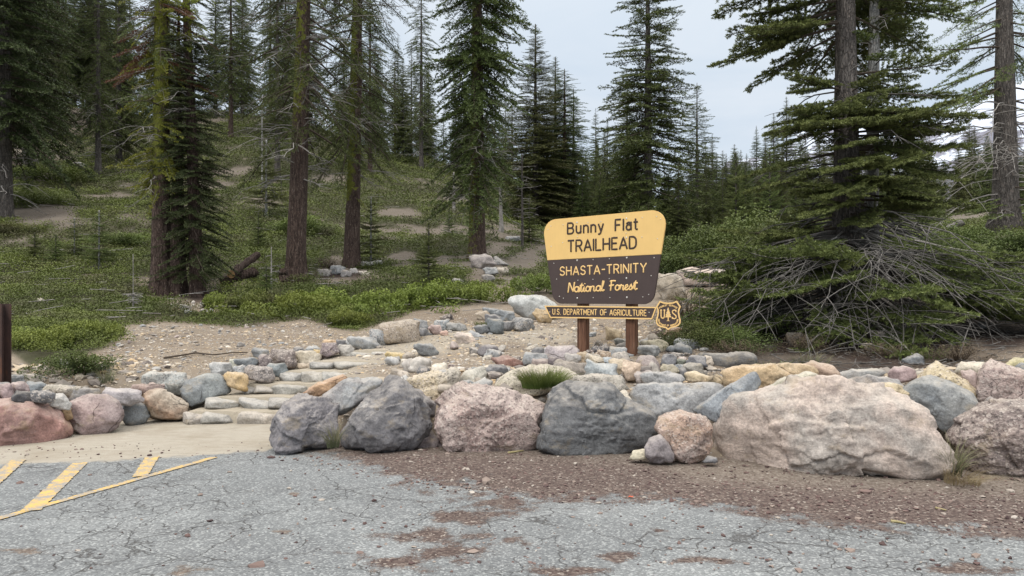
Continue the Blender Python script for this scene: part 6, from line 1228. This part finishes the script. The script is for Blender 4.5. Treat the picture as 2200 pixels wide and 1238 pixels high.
def stick(pts, ra, label, mat=M_DEAD, name='stick'):
    P = np.array(pts); o = P[0].copy(); mb = MB(); k = len(P); t = np.linspace(0, k-1, 5*k); Q = np.stack([np.interp(t, np.arange(k), P[:, i]) for i in range(3)], 1)-o; mb.tube(Q, np.linspace(ra, ra*.5, len(t)), 7); tag(mb.build(name, [mat], None, True, tuple(o)), label, 'stick')
def gs(u, d, h=.02): p = ground_at(u, d); p[2] += h; return p
stick([gs(352, 11.3), gs(385, 11.45, .04), (gs(420, 11.75, .03)), gs(460, 11.7, .05), gs(500, 11.85, .04), gs(532, 11.9)], .016, 'long curved fallen branch lying on the dirt bank', M_TWIG)
def lp(u, v, h=.01): d = CZ*F/(v-H0); return np.array([(u-U0)/F*d, d, h])
stick([lp(1914, 1123), lp(1928, 1124), lp(1946, 1128)], .012, 'broken pale wood chip on the red brown grit', M_STRAW, 'wood_chip'); stick([lp(2010, 1094), lp(2033, 1099)], .009, 'straight pale wood chip on the red brown grit', M_STRAW, 'wood_chip'); stick([lp(1092, 975), lp(1125, 970)], .012, 'bleached stick at the foot of the big rounded pink boulder', M_STRAW); stick([lp(922, 935, .1), lp(921, 905, .32)], .007, 'bleached upright stick in the crack left of the pink boulder')
m_, nt_, b_ = material('red_leaf'); setc(nt_, b_, mixc(nt_, noise(nt_, coord(nt_), 60, 2), (.42, .06, .03), (.6, .14, .06)), .6); p = lp(1355, 1070, .006); V = np.array([[-.022, 0, 0], [-.008, -.012, .008], [.012, -.014, .003], [.024, 0, .012], [.012, .012, .004], [-.008, .013, .010], [0, 0, .004]])
tag(link('red_leaf', mesh('red_leaf', V, [np.array([[6, i, (i+1) % 6] for i in range(6)])]), [m_], None, tuple(p)), 'small curled red leaf on the red brown grit', 'leaf')
# ------------------------------------------------------------------ mountain with snow far behind
def mountain_material():
    m, nt, b = material('snow_and_rock'); p = pos(nt); n = noise(nt, vmap(nt, p, (1, 1, 1.6)), .006, 8, .62); nz = NN(nt, 'ShaderNodeSeparateXYZ', ins={0: p}).outputs['Z']
    s = ramp(nt, math_n(nt, 'ADD', n, math_n(nt, 'MULTIPLY', math_n(nt, 'SUBTRACT', nz, 640.), 0.00055)), [(.505, 0.), (.54, 1.)])
    f = noise(nt, p, .03, 5, .65); setc(nt, b, mixc(nt, s, mixc(nt, f, (.13, .135, .17), (.24, .24, .29)), (.50, .55, .64)), .9, f, .8, 12.); return m  # distance haze is painted into the rock as a grey violet tint
mu = np.linspace(1560, 3000, 150); md = np.linspace(0, 1, 60); U_, D_ = np.meshgrid(mu, md); dd = 2500+1200*D_
rv = np.interp(U_, [1560, 1660, 1720, 1800, 1900, 2000, 2060, 2110, 2160, 2210, 2300, 2500, 3000], [345, 330, 290, 258, 268, 262, 225, 215, 190, 176, 140, 60, 120]); pk = (H0-rv)/F*3700
sh_ = D_**.8; X = (U_-U0)/F*3700*(.72+.28*D_)+0; zz = pk*sh_; PN = np.stack([X.ravel()/260, dd.ravel()/260, 0*X.ravel()], 1)
zz = zz+((fbm(PN, 91, 6, ridge=True)-.2).reshape(zz.shape))*110*(.25+.75*D_)*np.clip(1.25-D_, .22, 1); zz = zz+CZ
n = len(mu); i = np.arange((len(md)-1)*n).reshape(len(md)-1, n)[:, :-1].ravel()
# back slope falls away behind the ridge
V = np.stack([X.ravel(), dd.ravel(), zz.ravel()], 1); bk = V[-n:].copy(); bk[:, 1] += 900; bk[:, 2] *= .3; V = np.vstack([V, bk]); j = (len(md)-1)*n+np.arange(n-1)
tag(link('mountain', mesh('mountain', V, [np.concatenate([np.stack([i, i+1, i+n+1, i+n], 1), np.stack([j, j+1, j+n+1, j+n], 1)])], True), [mountain_material()]), 'snow streaked grey mountain beyond the forest', kind='structure')
